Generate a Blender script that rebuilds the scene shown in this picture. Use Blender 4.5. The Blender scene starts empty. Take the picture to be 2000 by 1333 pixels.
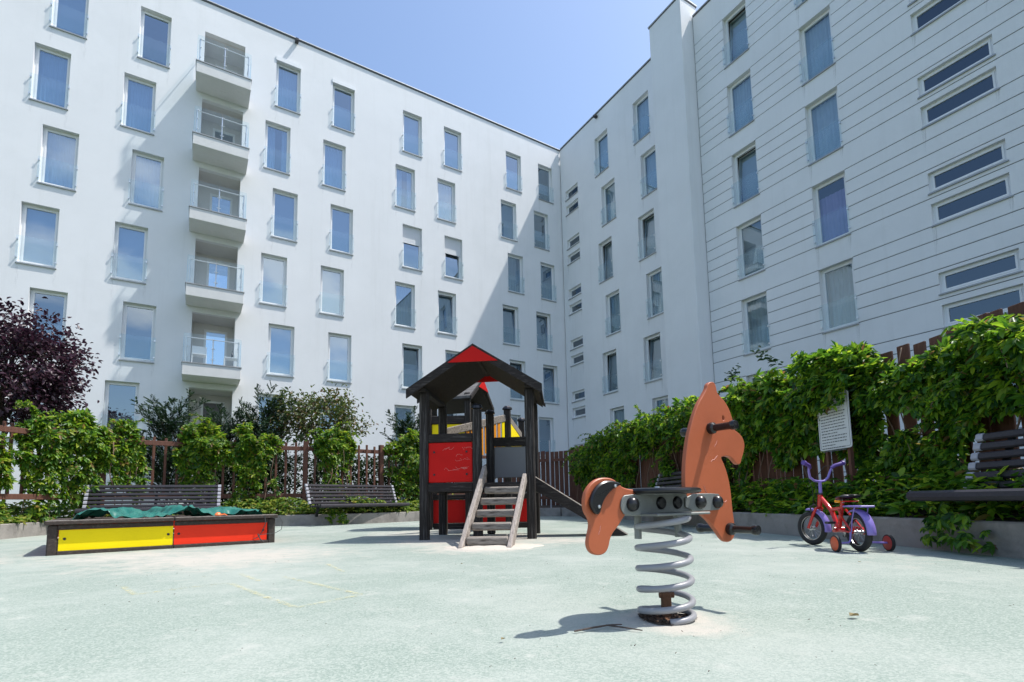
import bpy, math, random
import numpy as np
from mathutils import Vector, Matrix
R = math.radians
random.seed(7)
rng = np.random.default_rng(11)
S = bpy.context.scene
COL = S.collection

# ------------------------------------------------------------------ camera
CAM_H, F_PX, CY, PITCH, ROLL = .45, 1003.62, 876.82, R(5.8794), R(-1.1022)
_X = Vector((1, 0, 0)); _Y = Vector((0, math.sin(PITCH), -math.cos(PITCH))); _F = Vector((0, math.cos(PITCH), math.sin(PITCH)))
_RT = _X * math.cos(ROLL) - _Y * math.sin(ROLL)
_DN = _X * math.sin(ROLL) + _Y * math.cos(ROLL)
cam_d = bpy.data.cameras.new('camera'); cam = bpy.data.objects.new('camera', cam_d); COL.objects.link(cam)
cam_d.sensor_width = 36; cam_d.lens = F_PX / 2000 * 36; cam_d.sensor_fit = 'HORIZONTAL'
cam_d.shift_y = (CY - 666.5) / 2000
cam_d.clip_start = .05; cam_d.clip_end = 2000
m = Matrix.Identity(4)
for i in range(3):
    m[i][0] = _RT[i]; m[i][1] = -_DN[i]; m[i][2] = -_F[i]
m[2][3] = CAM_H
cam.matrix_world = m
S.camera = cam

# ------------------------------------------------------------------ sky, sun, exposure
SUN_AZ, SUN_EL = R(6.0), R(62)         # azimuth from +x towards +y
sdir = Vector((math.cos(SUN_EL) * math.cos(SUN_AZ), math.cos(SUN_EL) * math.sin(SUN_AZ), math.sin(SUN_EL)))
w = bpy.data.worlds.new('World'); S.world = w; w.use_nodes = True
nt = w.node_tree; nt.nodes.clear()
def N(tree, t, **kw):
    n = tree.nodes.new(t)
    for k, v in kw.items():
        setattr(n, k, v)
    return n
out = N(nt, 'ShaderNodeOutputWorld'); bg = N(nt, 'ShaderNodeBackground'); sky = N(nt, 'ShaderNodeTexSky')
sky.sky_type = 'NISHITA'; sky.sun_disc = False
sky.sun_elevation = SUN_EL; sky.sun_rotation = math.pi / 2 - SUN_AZ
sky.air_density = 1.15; sky.dust_density = 1.7; sky.ozone_density = 2.6; sky.altitude = 100
bg.inputs['Strength'].default_value = .135
# fair-weather clouds stand in the half of the sky behind the photographer
tc = N(nt, 'ShaderNodeTexCoord'); 
mp = N(nt, 'ShaderNodeMapping'); mp.inputs['Scale'].default_value = (1, 1, 2.2)
nz = N(nt, 'ShaderNodeTexNoise'); nz.inputs['Scale'].default_value = 2.6; nz.inputs['Detail'].default_value = 7; nz.inputs['Roughness'].default_value = .55
nt.links.new(tc.outputs['Generated'], mp.inputs[0]); nt.links.new(mp.outputs[0], nz.inputs['Vector'])
cr = N(nt, 'ShaderNodeMapRange'); cr.inputs[1].default_value = .53; cr.inputs[2].default_value = .66; nt.links.new(nz.outputs['Fac'], cr.inputs[0])
dt = N(nt, 'ShaderNodeVectorMath', operation='DOT_PRODUCT'); dt.inputs[1].default_value = (.6, -.8, 0); nt.links.new(tc.outputs['Generated'], dt.inputs[0])
bk = N(nt, 'ShaderNodeMapRange'); bk.inputs[1].default_value = .25; bk.inputs[2].default_value = .55; nt.links.new(dt.outputs['Value'], bk.inputs[0])
ml = N(nt, 'ShaderNodeMath', operation='MULTIPLY'); nt.links.new(cr.outputs[0], ml.inputs[0]); nt.links.new(bk.outputs[0], ml.inputs[1])
mx = N(nt, 'ShaderNodeMixRGB'); mx.inputs[2].default_value = (6.5, 6.7, 7.0, 1)
nt.links.new(ml.outputs[0], mx.inputs[0]); nt.links.new(sky.outputs[0], mx.inputs[1])
nt.links.new(mx.outputs[0], bg.inputs['Color']); nt.links.new(bg.outputs[0], out.inputs['Surface'])
sl = bpy.data.lights.new('sun', 'SUN'); sun = bpy.data.objects.new('sun', sl); COL.objects.link(sun)
sl.energy = 3.35; sl.angle = R(.9); sl.color = (1, .965, .91)
sun.rotation_euler = sdir.to_track_quat('Z', 'Y').to_euler(); sun.location = (20, 0, 40)
S.view_settings.view_transform = 'Standard'; S.view_settings.look = 'None'
S.view_settings.exposure = .82; S.view_settings.gamma = 1
S.cycles.max_bounces = 8; S.cycles.transparent_max_bounces = 16

# ------------------------------------------------------------------ helpers
def rayd(x, y): return _F + _RT * ((x - 1000) / F_PX) + _DN * ((y - CY) / F_PX)
def at(x, y, D):
    """world point seen at photo position x, y standing D metres ahead"""
    d = rayd(x, y); return Vector((0, 0, CAM_H)) + d * (D / d.y)

class MB:
    def __init__(s): s.v = []; s.f = []
    def add(s, verts, faces):
        b = len(s.v); s.v += [tuple(p) for p in verts]; s.f += [tuple(i + b for i in f) for f in faces]; return s
    def hexa(s, p):   # 8 points: bottom 4 ccw, top 4 ccw
        return s.add(p, [(3, 2, 1, 0), (4, 5, 6, 7), (0, 1, 5, 4), (1, 2, 6, 5), (2, 3, 7, 6), (3, 0, 4, 7)])
    def box(s, x0, x1, y0, y1, z0, z1, T=None, c=0.0):
        """box, with chamfered vertical and long edges when c > 0"""
        if c <= 0:
            p = [(x0, y0, z0), (x1, y0, z0), (x1, y1, z0), (x0, y1, z0), (x0, y0, z1), (x1, y0, z1), (x1, y1, z1), (x0, y1, z1)]
            if T: p = [T(*q) for q in p]
            return s.hexa(p)
        d = (x1 - x0, y1 - y0, z1 - z0); ax = d.index(max(d))
        lo = (x0, y0, z0); hi = (x1, y1, z1); a, b = [i for i in range(3) if i != ax]
        if ax == 1: a, b = b, a
        ring = [(lo[a] + c, lo[b]), (hi[a] - c, lo[b]), (hi[a], lo[b] + c), (hi[a], hi[b] - c), (hi[a] - c, hi[b]), (lo[a] + c, hi[b]), (lo[a], hi[b] - c), (lo[a], lo[b] + c)]
        vs = []
        for e, sh in ((lo[ax], 1), (lo[ax] + c, 0), (hi[ax] - c, 0), (hi[ax], 1)):
            for (u, v) in ring:
                cu, cv = (lo[a] + hi[a]) / 2, (lo[b] + hi[b]) / 2
                if sh:
                    u = u + (c * .7 if u < cu else -c * .7); v = v + (c * .7 if v < cv else -c * .7)
                q = [0, 0, 0]; q[ax] = e; q[a] = u; q[b] = v; vs.append(tuple(q))
        fs = [tuple(range(7, -1, -1)), tuple(range(24, 32))]
        for k in range(3):
            for i in range(8):
                j = (i + 1) % 8; fs.append((k * 8 + i, k * 8 + j, k * 8 + 8 + j, k * 8 + 8 + i))
        if T: vs = [T(*q) for q in vs]
        return s.add(vs, fs)
    def beam(s, p0, p1, w, h, up=(0, 0, 1), c=0.0):
        """rectangular bar between two points; w across, h along 'up'"""
        p0, p1 = Vector(p0), Vector(p1); d = (p1 - p0); L = d.length; d.normalize()
        sd = d.cross(Vector(up)).normalized(); u = sd.cross(d).normalized()
        T = lambda x, y, z: p0 + d * x + sd * y + u * z
        return s.box(0, L, -w / 2, w / 2, -h / 2, h / 2, T, c)
    def tube(s, pts, rad, seg=10, cap=True, closed=False):
        pts = [Vector(p) for p in pts]; n = len(pts)
        rad = rad if isinstance(rad, (list, tuple)) else [rad] * n
        vs = []; prev = None
        for i, p in enumerate(pts):
            a = pts[(i - 1) % n] if closed else pts[max(i - 1, 0)]; b = pts[(i + 1) % n] if closed else pts[min(i + 1, n - 1)]
            t = (b - a).normalized()
            if prev is None:
                u = t.cross(Vector((0, 0, 1)))
                if u.length < .1: u = t.cross(Vector((1, 0, 0)))
            else:
                u = prev - t * prev.dot(t)
            u.normalize(); v = t.cross(u); prev = u
            for k in range(seg):
                an = 2 * math.pi * k / seg; vs.append(p + (u * math.cos(an) + v * math.sin(an)) * rad[i])
        fs = []
        for i in range(n if closed else n - 1):
            for k in range(seg):
                k2 = (k + 1) % seg; i2 = (i + 1) % n
                fs.append((i * seg + k, i * seg + k2, i2 * seg + k2, i2 * seg + k))
        if cap and not closed:
            fs.append(tuple(range(seg - 1, -1, -1))); fs.append(tuple((n - 1) * seg + k for k in range(seg)))
        return s.add(vs, fs)
    def lathe(s, prof, o, ax, seg=20):
        """profile [(r, t)] spun about axis ax through o"""
        o = Vector(o); ax = Vector(ax).normalized(); u = ax.cross(Vector((0, 0, 1)))
        if u.length < .1: u = ax.cross(Vector((1, 0, 0)))
        u.normalize(); v = ax.cross(u); vs = []
        for r, t in prof:
            for k in range(seg):
                an = 2 * math.pi * k / seg; vs.append(o + ax * t + (u * math.cos(an) + v * math.sin(an)) * r)
        fs = []
        for i in range(len(prof) - 1):
            for k in range(seg):
                k2 = (k + 1) % seg; fs.append((i * seg + k, i * seg + k2, (i + 1) * seg + k2, (i + 1) * seg + k))
        fs.append(tuple(range(seg - 1, -1, -1))); fs.append(tuple((len(prof) - 1) * seg + k for k in range(seg)))
        return s.add(vs, fs)
    def prism(s, poly, T, d0, d1, bev=0.0):
        """2-D outline extruded between depths d0 and d1, T(x, y, d)"""
        n = len(poly)
        if bev > 0:
            c = []
            for i in range(n):
                a = Vector(poly[i - 1]); b = Vector(poly[i]); e = Vector(poly[(i + 1) % n])
                t = (e - a); nn = Vector((-t.y, t.x)); nn.normalize(); c.append(b + nn * bev)
            ar = sum(poly[i][0] * poly[(i + 1) % n][1] - poly[(i + 1) % n][0] * poly[i][1] for i in range(n))
            if ar < 0: c = [Vector(poly[i]) * 2 - c[i] for i in range(n)]
            layers = [(c, d0), (poly, d0 + bev), (poly, d1 - bev), (c, d1)]
        else:
            layers = [(poly, d0), (poly, d1)]
        vs = [T(p[0], p[1], d) for pl, d in layers for p in pl]
        fs = [tuple(range(n - 1, -1, -1)), tuple((len(layers) - 1) * n + i for i in range(n))]
        for k in range(len(layers) - 1):
            for i in range(n):
                j = (i + 1) % n; fs.append((k * n + i, k * n + j, (k + 1) * n + j, (k + 1) * n + i))
        return s.add(vs, fs)

WL = {}
def finish(o, parent, origin):
    COL.objects.link(o); WL[o.name] = Vector(origin)
    if parent is not None:
        o.parent = parent; o.location = Vector(origin) - WL[parent.name]
    else: o.location = origin
    return o
def build(name, mb, material, parent=None, smooth=False, origin=None, fix=True):
    v = np.array([tuple(p) for p in mb.v], dtype=np.float64)
    if origin is None:
        lo, hi = v.min(0), v.max(0); origin = ((lo[0] + hi[0]) / 2, (lo[1] + hi[1]) / 2, lo[2] if parent is None else (lo[2] + hi[2]) / 2)
    v = v - np.array(tuple(origin))
    me = bpy.data.meshes.new(name); me.from_pydata([tuple(p) for p in v], [], mb.f)
    if fix:
        import bmesh
        bm = bmesh.new(); bm.from_mesh(me); bmesh.ops.recalc_face_normals(bm, faces=bm.faces); bm.to_mesh(me); bm.free()
    if smooth:
        me.polygons.foreach_set('use_smooth', [True] * len(me.polygons))
        if smooth != 'all': me.set_sharp_from_angle(angle=R(40))
    me.materials.append(material)
    return finish(bpy.data.objects.new(name, me), parent, origin)
def raw(name, V, quads, material, parent=None, smooth=False, origin=(0, 0, 0)):
    """fast mesh from numpy vertices and an (n, 4) face array"""
    V = V - np.array(origin)
    me = bpy.data.meshes.new(name); nf, k = quads.shape
    me.vertices.add(len(V)); me.vertices.foreach_set('co', V.astype(np.float32).ravel())
    me.loops.add(nf * k); me.loops.foreach_set('vertex_index', quads.astype(np.int32).ravel())
    me.polygons.add(nf); me.polygons.foreach_set('loop_start', np.arange(0, nf * k, k, dtype=np.int32))
    if smooth: me.polygons.foreach_set('use_smooth', np.ones(nf, dtype=bool))
    me.update(calc_edges=True); me.materials.append(material)
    return finish(bpy.data.objects.new(name, me), parent, origin)
def tag(o, label, cat, group=None):
    o['label'] = label; o['category'] = cat
    if group: o['group'] = group
    return o
def struct(o, kind='structure'): o['kind'] = kind; return o
def thing(name, label, cat, loc, group=None):
    o = bpy.data.objects.new(name, None); o.empty_display_size = .2
    finish(o, None, loc); return tag(o, label, cat, group)
def copy_tree(o, parent=None):
    c = o.copy(); COL.objects.link(c)
    if parent is not None: c.parent = parent
    for ch in list(o.children): copy_tree(ch, c)
    return c

# ------------------------------------------------------------------ materials
def newmat(name):
    ma = bpy.data.materials.new(name); ma.use_nodes = True; t = ma.node_tree
    return ma, t, t.nodes['Principled BSDF']
def pm(name, col, rough=.6, var=.12, scale=4.0, stretch=(1, 1, 1), bump=0.0, bscale=60.0, metal=0.0, spec=.5, dirt=None, dscale=3.0, dlo=.55, dhi=.72, coat=0.0):
    ma, t, b = newmat(name)
    tcn = N(t, 'ShaderNodeTexCoord'); mpn = N(t, 'ShaderNodeMapping'); mpn.inputs['Scale'].default_value = stretch
    t.links.new(tcn.outputs['Object'], mpn.inputs[0])
    n1 = N(t, 'ShaderNodeTexNoise'); n1.inputs['Scale'].default_value = scale; n1.inputs['Detail'].default_value = 6; n1.inputs['Roughness'].default_value = .6
    t.links.new(mpn.outputs[0], n1.inputs['Vector'])
    mr = N(t, 'ShaderNodeMapRange'); mr.inputs[1].default_value = .25; mr.inputs[2].default_value = .75; mr.inputs[3].default_value = 1 - var; mr.inputs[4].default_value = 1 + var
    t.links.new(n1.outputs['Fac'], mr.inputs[0])
    mu = N(t, 'ShaderNodeMixRGB', blend_type='MULTIPLY'); mu.inputs[0].default_value = 1; mu.inputs[1].default_value = (*col, 1)
    t.links.new(mr.outputs[0], mu.inputs[2]); last = mu.outputs[0]
    if dirt:
        n2 = N(t, 'ShaderNodeTexNoise'); n2.inputs['Scale'].default_value = dscale; n2.inputs['Detail'].default_value = 8; n2.inputs['Roughness'].default_value = .68
        t.links.new(mpn.outputs[0], n2.inputs['Vector'])
        m2 = N(t, 'ShaderNodeMapRange'); m2.inputs[1].default_value = dlo; m2.inputs[2].default_value = dhi; t.links.new(n2.outputs['Fac'], m2.inputs[0])
        mi = N(t, 'ShaderNodeMixRGB'); mi.inputs[2].default_value = (*dirt, 1); t.links.new(m2.outputs[0], mi.inputs[0]); t.links.new(last, mi.inputs[1]); last = mi.outputs[0]
    t.links.new(last, b.inputs['Base Color'])
    b.inputs['Roughness'].default_value = rough; b.inputs['Metallic'].default_value = metal; b.inputs['Specular IOR Level'].default_value = spec
    b.inputs['Coat Weight'].default_value = coat
    if bump > 0:
        n3 = N(t, 'ShaderNodeTexNoise'); n3.inputs['Scale'].default_value = bscale; n3.inputs['Detail'].default_value = 4
        t.links.new(mpn.outputs[0], n3.inputs['Vector'])
        bp = N(t, 'ShaderNodeBump'); bp.inputs['Strength'].default_value = bump; bp.inputs['Distance'].default_value = .01
        t.links.new(n3.outputs['Fac'], bp.inputs['Height']); t.links.new(bp.outputs[0], b.inputs['Normal'])
    return ma
def leafmat(name, cols, rough=.45, trans=.35, spec=.4, brown=False):
    ma, t, b = newmat(name)
    g = N(t, 'ShaderNodeNewGeometry'); r = N(t, 'ShaderNodeValToRGB')
    e = r.color_ramp.elements
    while len(e) < len(cols): e.new(.5)
    for i, c in enumerate(cols):
        e[i].position = (i / (len(cols) - 2) * .93 if i < len(cols) - 1 else .985) if brown else i / (len(cols) - 1); e[i].color = (*c, 1)
    t.links.new(g.outputs['Random Per Island'], r.inputs[0]); t.links.new(r.outputs[0], b.inputs['Base Color'])
    b.inputs['Roughness'].default_value = rough; b.inputs['Specular IOR Level'].default_value = spec
    tr = N(t, 'ShaderNodeBsdfTranslucent'); hs = N(t, 'ShaderNodeHueSaturation'); hs.inputs['Value'].default_value = 1.5; hs.inputs['Hue'].default_value = .485
    t.links.new(r.outputs[0], hs.inputs['Color']); t.links.new(hs.outputs[0], tr.inputs[0])
    mi = N(t, 'ShaderNodeMixShader'); mi.inputs[0].default_value = trans
    t.links.new(b.outputs[0], mi.inputs[1]); t.links.new(tr.outputs[0], mi.inputs[2]); t.links.new(mi.outputs[0], t.nodes['Material Output'].inputs[0])
    return ma
def glassmat(name, tint, refl, frost=0.0, frostcol=(.8, .85, .88), ior=1.5):
    ma, t, b = newmat(name); t.nodes.remove(b)
    tr = N(t, 'ShaderNodeBsdfTransparent'); tr.inputs[0].default_value = (*tint, 1)
    gl = N(t, 'ShaderNodeBsdfGlossy'); gl.inputs['Roughness'].default_value = 0.0; gl.inputs[0].default_value = (.76, .89, 1, 1)
    fr = N(t, 'ShaderNodeFresnel'); gb = N(t, 'ShaderNodeNewGeometry'); ir = N(t, 'ShaderNodeMapRange'); ir.inputs[3].default_value = ior; ir.inputs[4].default_value = 1 / ior
    t.links.new(gb.outputs['Backfacing'], ir.inputs[0]); t.links.new(ir.outputs[0], fr.inputs[0])
    ad = N(t, 'ShaderNodeMath', operation='ADD'); ad.use_clamp = True; ad.inputs[1].default_value = refl; t.links.new(fr.outputs[0], ad.inputs[0])
    base = tr.outputs[0]
    if frost > 0:
        df = N(t, 'ShaderNodeBsdfDiffuse'); df.inputs[0].default_value = (*frostcol, 1)
        mf = N(t, 'ShaderNodeMixShader'); mf.inputs[0].default_value = frost; t.links.new(base, mf.inputs[1]); t.links.new(df.outputs[0], mf.inputs[2]); base = mf.outputs[0]
    mi = N(t, 'ShaderNodeMixShader'); t.links.new(ad.outputs[0], mi.inputs[0]); t.links.new(base, mi.inputs[1]); t.links.new(gl.outputs[0], mi.inputs[2])
    t.links.new(mi.outputs[0], t.nodes['Material Output'].inputs[0])
    return ma
M = {}
M['stucco'] = pm('white_stucco', (.77, .775, .785), .85, .035, .6, bump=.25, bscale=45, spec=.2, dirt=(.69, .70, .705), dscale=.35, dlo=.5, dhi=.9)
def streaks(ma):
    t = ma.node_tree; b = t.nodes['Principled BSDF']; src = b.inputs['Base Color'].links[0].from_socket
    tcn = N(t, 'ShaderNodeTexCoord'); mpn = N(t, 'ShaderNodeMapping'); mpn.inputs['Scale'].default_value = (1, 1, .055); t.links.new(tcn.outputs['Object'], mpn.inputs[0])
    n = N(t, 'ShaderNodeTexNoise'); n.inputs['Scale'].default_value = 3.2; n.inputs['Detail'].default_value = 7; n.inputs['Roughness'].default_value = .7; t.links.new(mpn.outputs[0], n.inputs['Vector'])
    mr = N(t, 'ShaderNodeMapRange'); mr.inputs[1].default_value = .52; mr.inputs[2].default_value = .85; mr.inputs[4].default_value = .35; t.links.new(n.outputs['Fac'], mr.inputs[0])
    mi = N(t, 'ShaderNodeMixRGB'); mi.inputs[2].default_value = (.60, .60, .59, 1); t.links.new(mr.outputs[0], mi.inputs[0]); t.links.new(src, mi.inputs[1]); t.links.new(mi.outputs[0], b.inputs['Base Color'])
streaks(M['stucco'])
M['soffit'] = pm('balcony_concrete', (.66, .66, .65), .85, .06, 2, bump=.15, bscale=40, spec=.2, dirt=(.5, .49, .47), dscale=3, dlo=.58, dhi=.85)
M['groove'] = pm('joint_grey', (.22, .23, .24), .9, .1)
M['loggia'] = pm('loggia_plaster', (.64, .63, .61), .9, .04)
M['coping'] = pm('zinc_coping', (.62, .63, .65), .45, .06, metal=.3)
M['coping_dark'] = pm('coping_shade_paint', (.1, .1, .11), .7, .1)  # dark strip under the copings, their shade put into the colour
M['pvc'] = pm('white_pvc', (.78, .79, .80), .35, .03)
M['sill'] = pm('zinc_sill', (.36, .37, .38), .5, .08, metal=.4)
M['steel'] = pm('brushed_steel', (.62, .63, .64), .3, .05, metal=.9)
M['pane'] = glassmat('window_glass', (.42, .55, .70), .30)
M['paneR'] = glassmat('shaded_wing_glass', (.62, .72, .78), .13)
M['pane2'] = glassmat('dark_window_glass', (.50, .58, .66), .26)
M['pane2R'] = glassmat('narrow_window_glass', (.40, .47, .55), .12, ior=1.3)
M['guard'] = glassmat('guard_glass', (.90, .965, .975), .015, .045, ior=1.4)
M['inside'] = pm('room_interior', (.16, .16, .17), .9, .2, 1.5)
M['curtain'] = pm('net_curtain', (.66, .68, .70), .9, .08, 2)
M['curtain_grey'] = pm('grey_green_curtain', (.48, .51, .50), .9, .12, 2)
M['blind'] = pm('pale_blind', (.66, .68, .70), .8, .03)
M['blind_grey'] = pm('grey_blind', (.42, .44, .46), .8, .03)
M['shutter'] = pm('white_roller_shutter', (.72, .73, .75), .5, .03)
M['curtain_violet'] = pm('violet_curtain', (.42, .30, .50), .9, .1, 2)
M['roof'] = pm('roof_felt', (.2, .2, .21), .9, .1)

ma, t, b = newmat('drip_stain'); b.inputs['Base Color'].default_value = (.36, .36, .35, 1); b.inputs['Roughness'].default_value = .9
tcn = N(t, 'ShaderNodeTexCoord'); sx_ = N(t, 'ShaderNodeSeparateXYZ'); t.links.new(tcn.outputs['Generated'], sx_.inputs[0])
mpn = N(t, 'ShaderNodeMapping'); mpn.inputs['Scale'].default_value = (1, 1, .08); t.links.new(tcn.outputs['Object'], mpn.inputs[0])
n1 = N(t, 'ShaderNodeTexNoise'); n1.inputs['Scale'].default_value = 38; n1.inputs['Detail'].default_value = 5; t.links.new(mpn.outputs[0], n1.inputs['Vector'])
r1 = N(t, 'ShaderNodeMapRange'); r1.inputs[1].default_value = .42; r1.inputs[2].default_value = .72; t.links.new(n1.outputs['Fac'], r1.inputs[0])
r2 = N(t, 'ShaderNodeMapRange'); r2.inputs[3].default_value = 0; r2.inputs[4].default_value = .34; t.links.new(sx_.outputs['Z'], r2.inputs[0])
mm = N(t, 'ShaderNodeMath', operation='MULTIPLY'); t.links.new(r1.outputs[0], mm.inputs[0]); t.links.new(r2.outputs[0], mm.inputs[1]); t.links.new(mm.outputs[0], b.inputs['Alpha'])
M['drip'] = ma
# dark stained play timber, worn pale along the grain
def woodmat(name, base, worn, lo, hi, sc=(7, 7, 1.2), rough=.75):
    return pm(name, base, rough, .35, 6, stretch=sc, bump=.5, bscale=22, spec=.3, dirt=worn, dscale=5, dlo=lo, dhi=hi)
M['dark_v'] = woodmat('dark_stained_post', (.020, .016, .014), (.17, .155, .145), .52, .76, (13, 13, .5))
M['dark_h'] = woodmat('dark_stained_beam', (.022, .017, .015), (.14, .125, .115), .53, .78, (.5, 13, 13))
M['dark_y'] = woodmat('dark_stained_rafter', (.022, .018, .016), (.06, .052, .048), .6, .85, (9, .7, 9))
M['grey_h'] = woodmat('weathered_tread', (.27, .235, .20), (.07, .055, .045), .5, .66, (.6, 12, 12))
M['grey_y'] = woodmat('weathered_rail', (.30, .26, .23), (.10, .085, .07), .52, .72, (12, .9, 3))
M['rimwood'] = woodmat('weathered_rim', (.050, .038, .032), (.15, .125, .105), .54, .78, (.6, 11, 11))
M['rimtop'] = woodmat('weathered_sunlit_rim', (.30, .27, .24), (.10, .085, .07), .55, .75, (.6, 9, 9))  # pale from weathering, with sunlight on the top put into the colour
M['shingle'] = pm('roof_board', (.085, .08, .078), .85, .25, 8, (1, 6, 1), bump=.4, bscale=25, dirt=(.19, .185, .18), dscale=3, dlo=.5, dhi=.75)
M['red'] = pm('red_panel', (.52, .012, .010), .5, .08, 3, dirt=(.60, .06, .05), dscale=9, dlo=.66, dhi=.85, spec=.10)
M['yellow'] = pm('yellow_panel', (.92, .70, .005), .45, .06, 3, dirt=(.86, .70, .20), dscale=9, dlo=.66, dhi=.85, spec=.15)
M['orange'] = pm('orange_slat', (.75, .27, .01), .45, .08, 3)
M['redbright'] = pm('red_panel_sun_tint', (.86, .042, .015), .45, .07, 3, dirt=(.80, .12, .07), dscale=9, dlo=.66, dhi=.85, spec=.15)  # brighter copy of the red, stronger sunlight put into its colour
M['greypanel'] = pm('grey_panel', (.20, .20, .205), .5, .06, 3)
M['scratch'] = pm('scratch_marks', (.66, .30, .26), .6, .1)
M['bolt'] = pm('dark_bolt', (.03, .03, .035), .4, .1, metal=.5)
M['fence'] = pm('red_brown_fence', (.105, .040, .024), .75, .3, 6, (7, 7, .8), bump=.4, bscale=20, dirt=(.17, .085, .055), dscale=4, dlo=.55, dhi=.8)
M['kerb'] = pm('concrete_kerb', (.27, .25, .23), .9, .18, 3, bump=.5, bscale=35, dirt=(.12, .11, .10), dscale=2.2, dlo=.48, dhi=.74)
M['soil'] = pm('bed_soil', (.060, .045, .032), .95, .35, 12, bump=.8, bscale=30)
M['lawn'] = pm('rough_lawn', (.055, .085, .03), .95, .35, 4, bump=.8, bscale=40)
M['slat'] = pm('dark_bench_slat', (.030, .027, .034), .5, .2, 5, (.6, 9, 9), bump=.15, bscale=30, spec=.4)
M['slatend'] = pm('slat_end', (.36, .36, .40), .5, .1)
M['iron'] = pm('dark_iron', (.03, .03, .033), .5, .1, metal=.6)
M['hpl'] = pm('terracotta_plate', (.40, .098, .036), .5, .12, 4, dirt=(.42, .15, .085), dscale=16, dlo=.64, dhi=.8, bump=.05, bscale=150, spec=.5)
M['hpl_edge'] = M['hpl']
M['blackrub'] = pm('black_rubber', (.010, .010, .011), .3, .2, 9, spec=.5)
M['blackgrip'] = pm('black_grip', (.012, .012, .013), .25, .15, 9, spec=.5)
M['galv'] = pm('galvanised_plate', (.20, .21, .20), .5, .12, 9, metal=.35, bump=.1, bscale=60, dirt=(.17, .15, .12), dscale=12, dlo=.6, dhi=.8)
M['spring'] = pm('grey_coated_spring', (.27, .27, .285), .36, .12, 9, spec=.5, dirt=(.30, .27, .24), dscale=14, dlo=.62, dhi=.8)
M['rust'] = pm('rusty_iron', (.13, .06, .03), .85, .3, 20, bump=.5, bscale=80)
M['dirt'] = pm('dark_debris', (.075, .048, .035), .95, .5, 60, bump=1.0, bscale=120)
M['tarp'] = pm('green_tarpaulin', (.012, .125, .098), .42, .15, 6, bump=.12, bscale=18, spec=.5, dirt=(.40, .52, .50), dscale=7, dlo=.66, dhi=.72)
M['sand'] = pm('pale_sand', (.49, .44, .375), .95, .1, 30, bump=.4, bscale=90)
M['bikered'] = pm('red_bike_paint', (.55, .014, .012), .22, .04, coat=.5)
M['purple'] = pm('purple_bike_plastic', (.235, .175, .50), .32, .05)
M['purple_dark'] = pm('purple_grip', (.10, .055, .25), .5, .08)
M['tyre'] = pm('black_tyre', (.016, .016, .017), .75, .2, 40, bump=.3, bscale=90)
M['chrome'] = pm('chrome', (.45, .45, .47), .28, .03, metal=1)
M['trainer'] = pm('orange_red_wheel', (.62, .10, .035), .45, .08)
M['trainer2'] = pm('dull_red_wheel', (.36, .035, .03), .45, .08)
M['amber'] = pm('amber_reflector', (.85, .30, .01), .2, .05)
M['sign'] = pm('enamel_board', (.62, .63, .64), .4, .05)
M['ink'] = pm('sign_ink', (.10, .11, .12), .6, .05)
M['bark'] = pm('bark', (.075, .055, .045), .9, .3, 9, (4, 4, 1), bump=.8, bscale=20)
M['stem'] = pm('vine_stem', (.17, .11, .075), .85, .3, 9)
M['wire'] = pm('wire', (.05, .05, .05), .5, .1)
M['white_metal'] = pm('white_metal', (.72, .72, .72), .4, .05)
M['black_plastic'] = pm('black_plastic', (.02, .02, .022), .4, .1)
L_vine = leafmat('creeper_leaf', [(.020, .078, .010), (.048, .140, .011), (.090, .205, .014), (.165, .290, .018), (.28, .36, .030), (.22, .13, .05)], .42, .45, brown=True)
L_vine_r = leafmat('creeper_leaf_deep', [(.014, .064, .009), (.036, .122, .011), (.075, .195, .014), (.150, .300, .018), (.28, .42, .028), (.18, .10, .04)], .42, .50, brown=True)
L_ground = leafmat('ground_leaf', [(.030, .085, .013), (.060, .14, .018), (.11, .20, .024), (.20, .27, .04), (.27, .27, .06)], .5, .4)
L_plum = leafmat('purple_leaf', [(.016, .007, .014), (.030, .012, .022), (.050, .020, .034), (.085, .045, .065)], .4, .28)
L_maroon = leafmat('bronze_leaf', [(.034, .062, .015), (.062, .105, .022), (.105, .13, .032), (.14, .085, .045)], .45, .28)
L_yew = leafmat('yew_needle', [(.010, .030, .014), (.018, .048, .020), (.03, .07, .028), (.05, .095, .04)], .5, .15)
L_hedge = leafmat('hedge_leaf', [(.010, .028, .010), (.018, .046, .014), (.03, .065, .018)], .5, .2)

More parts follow.
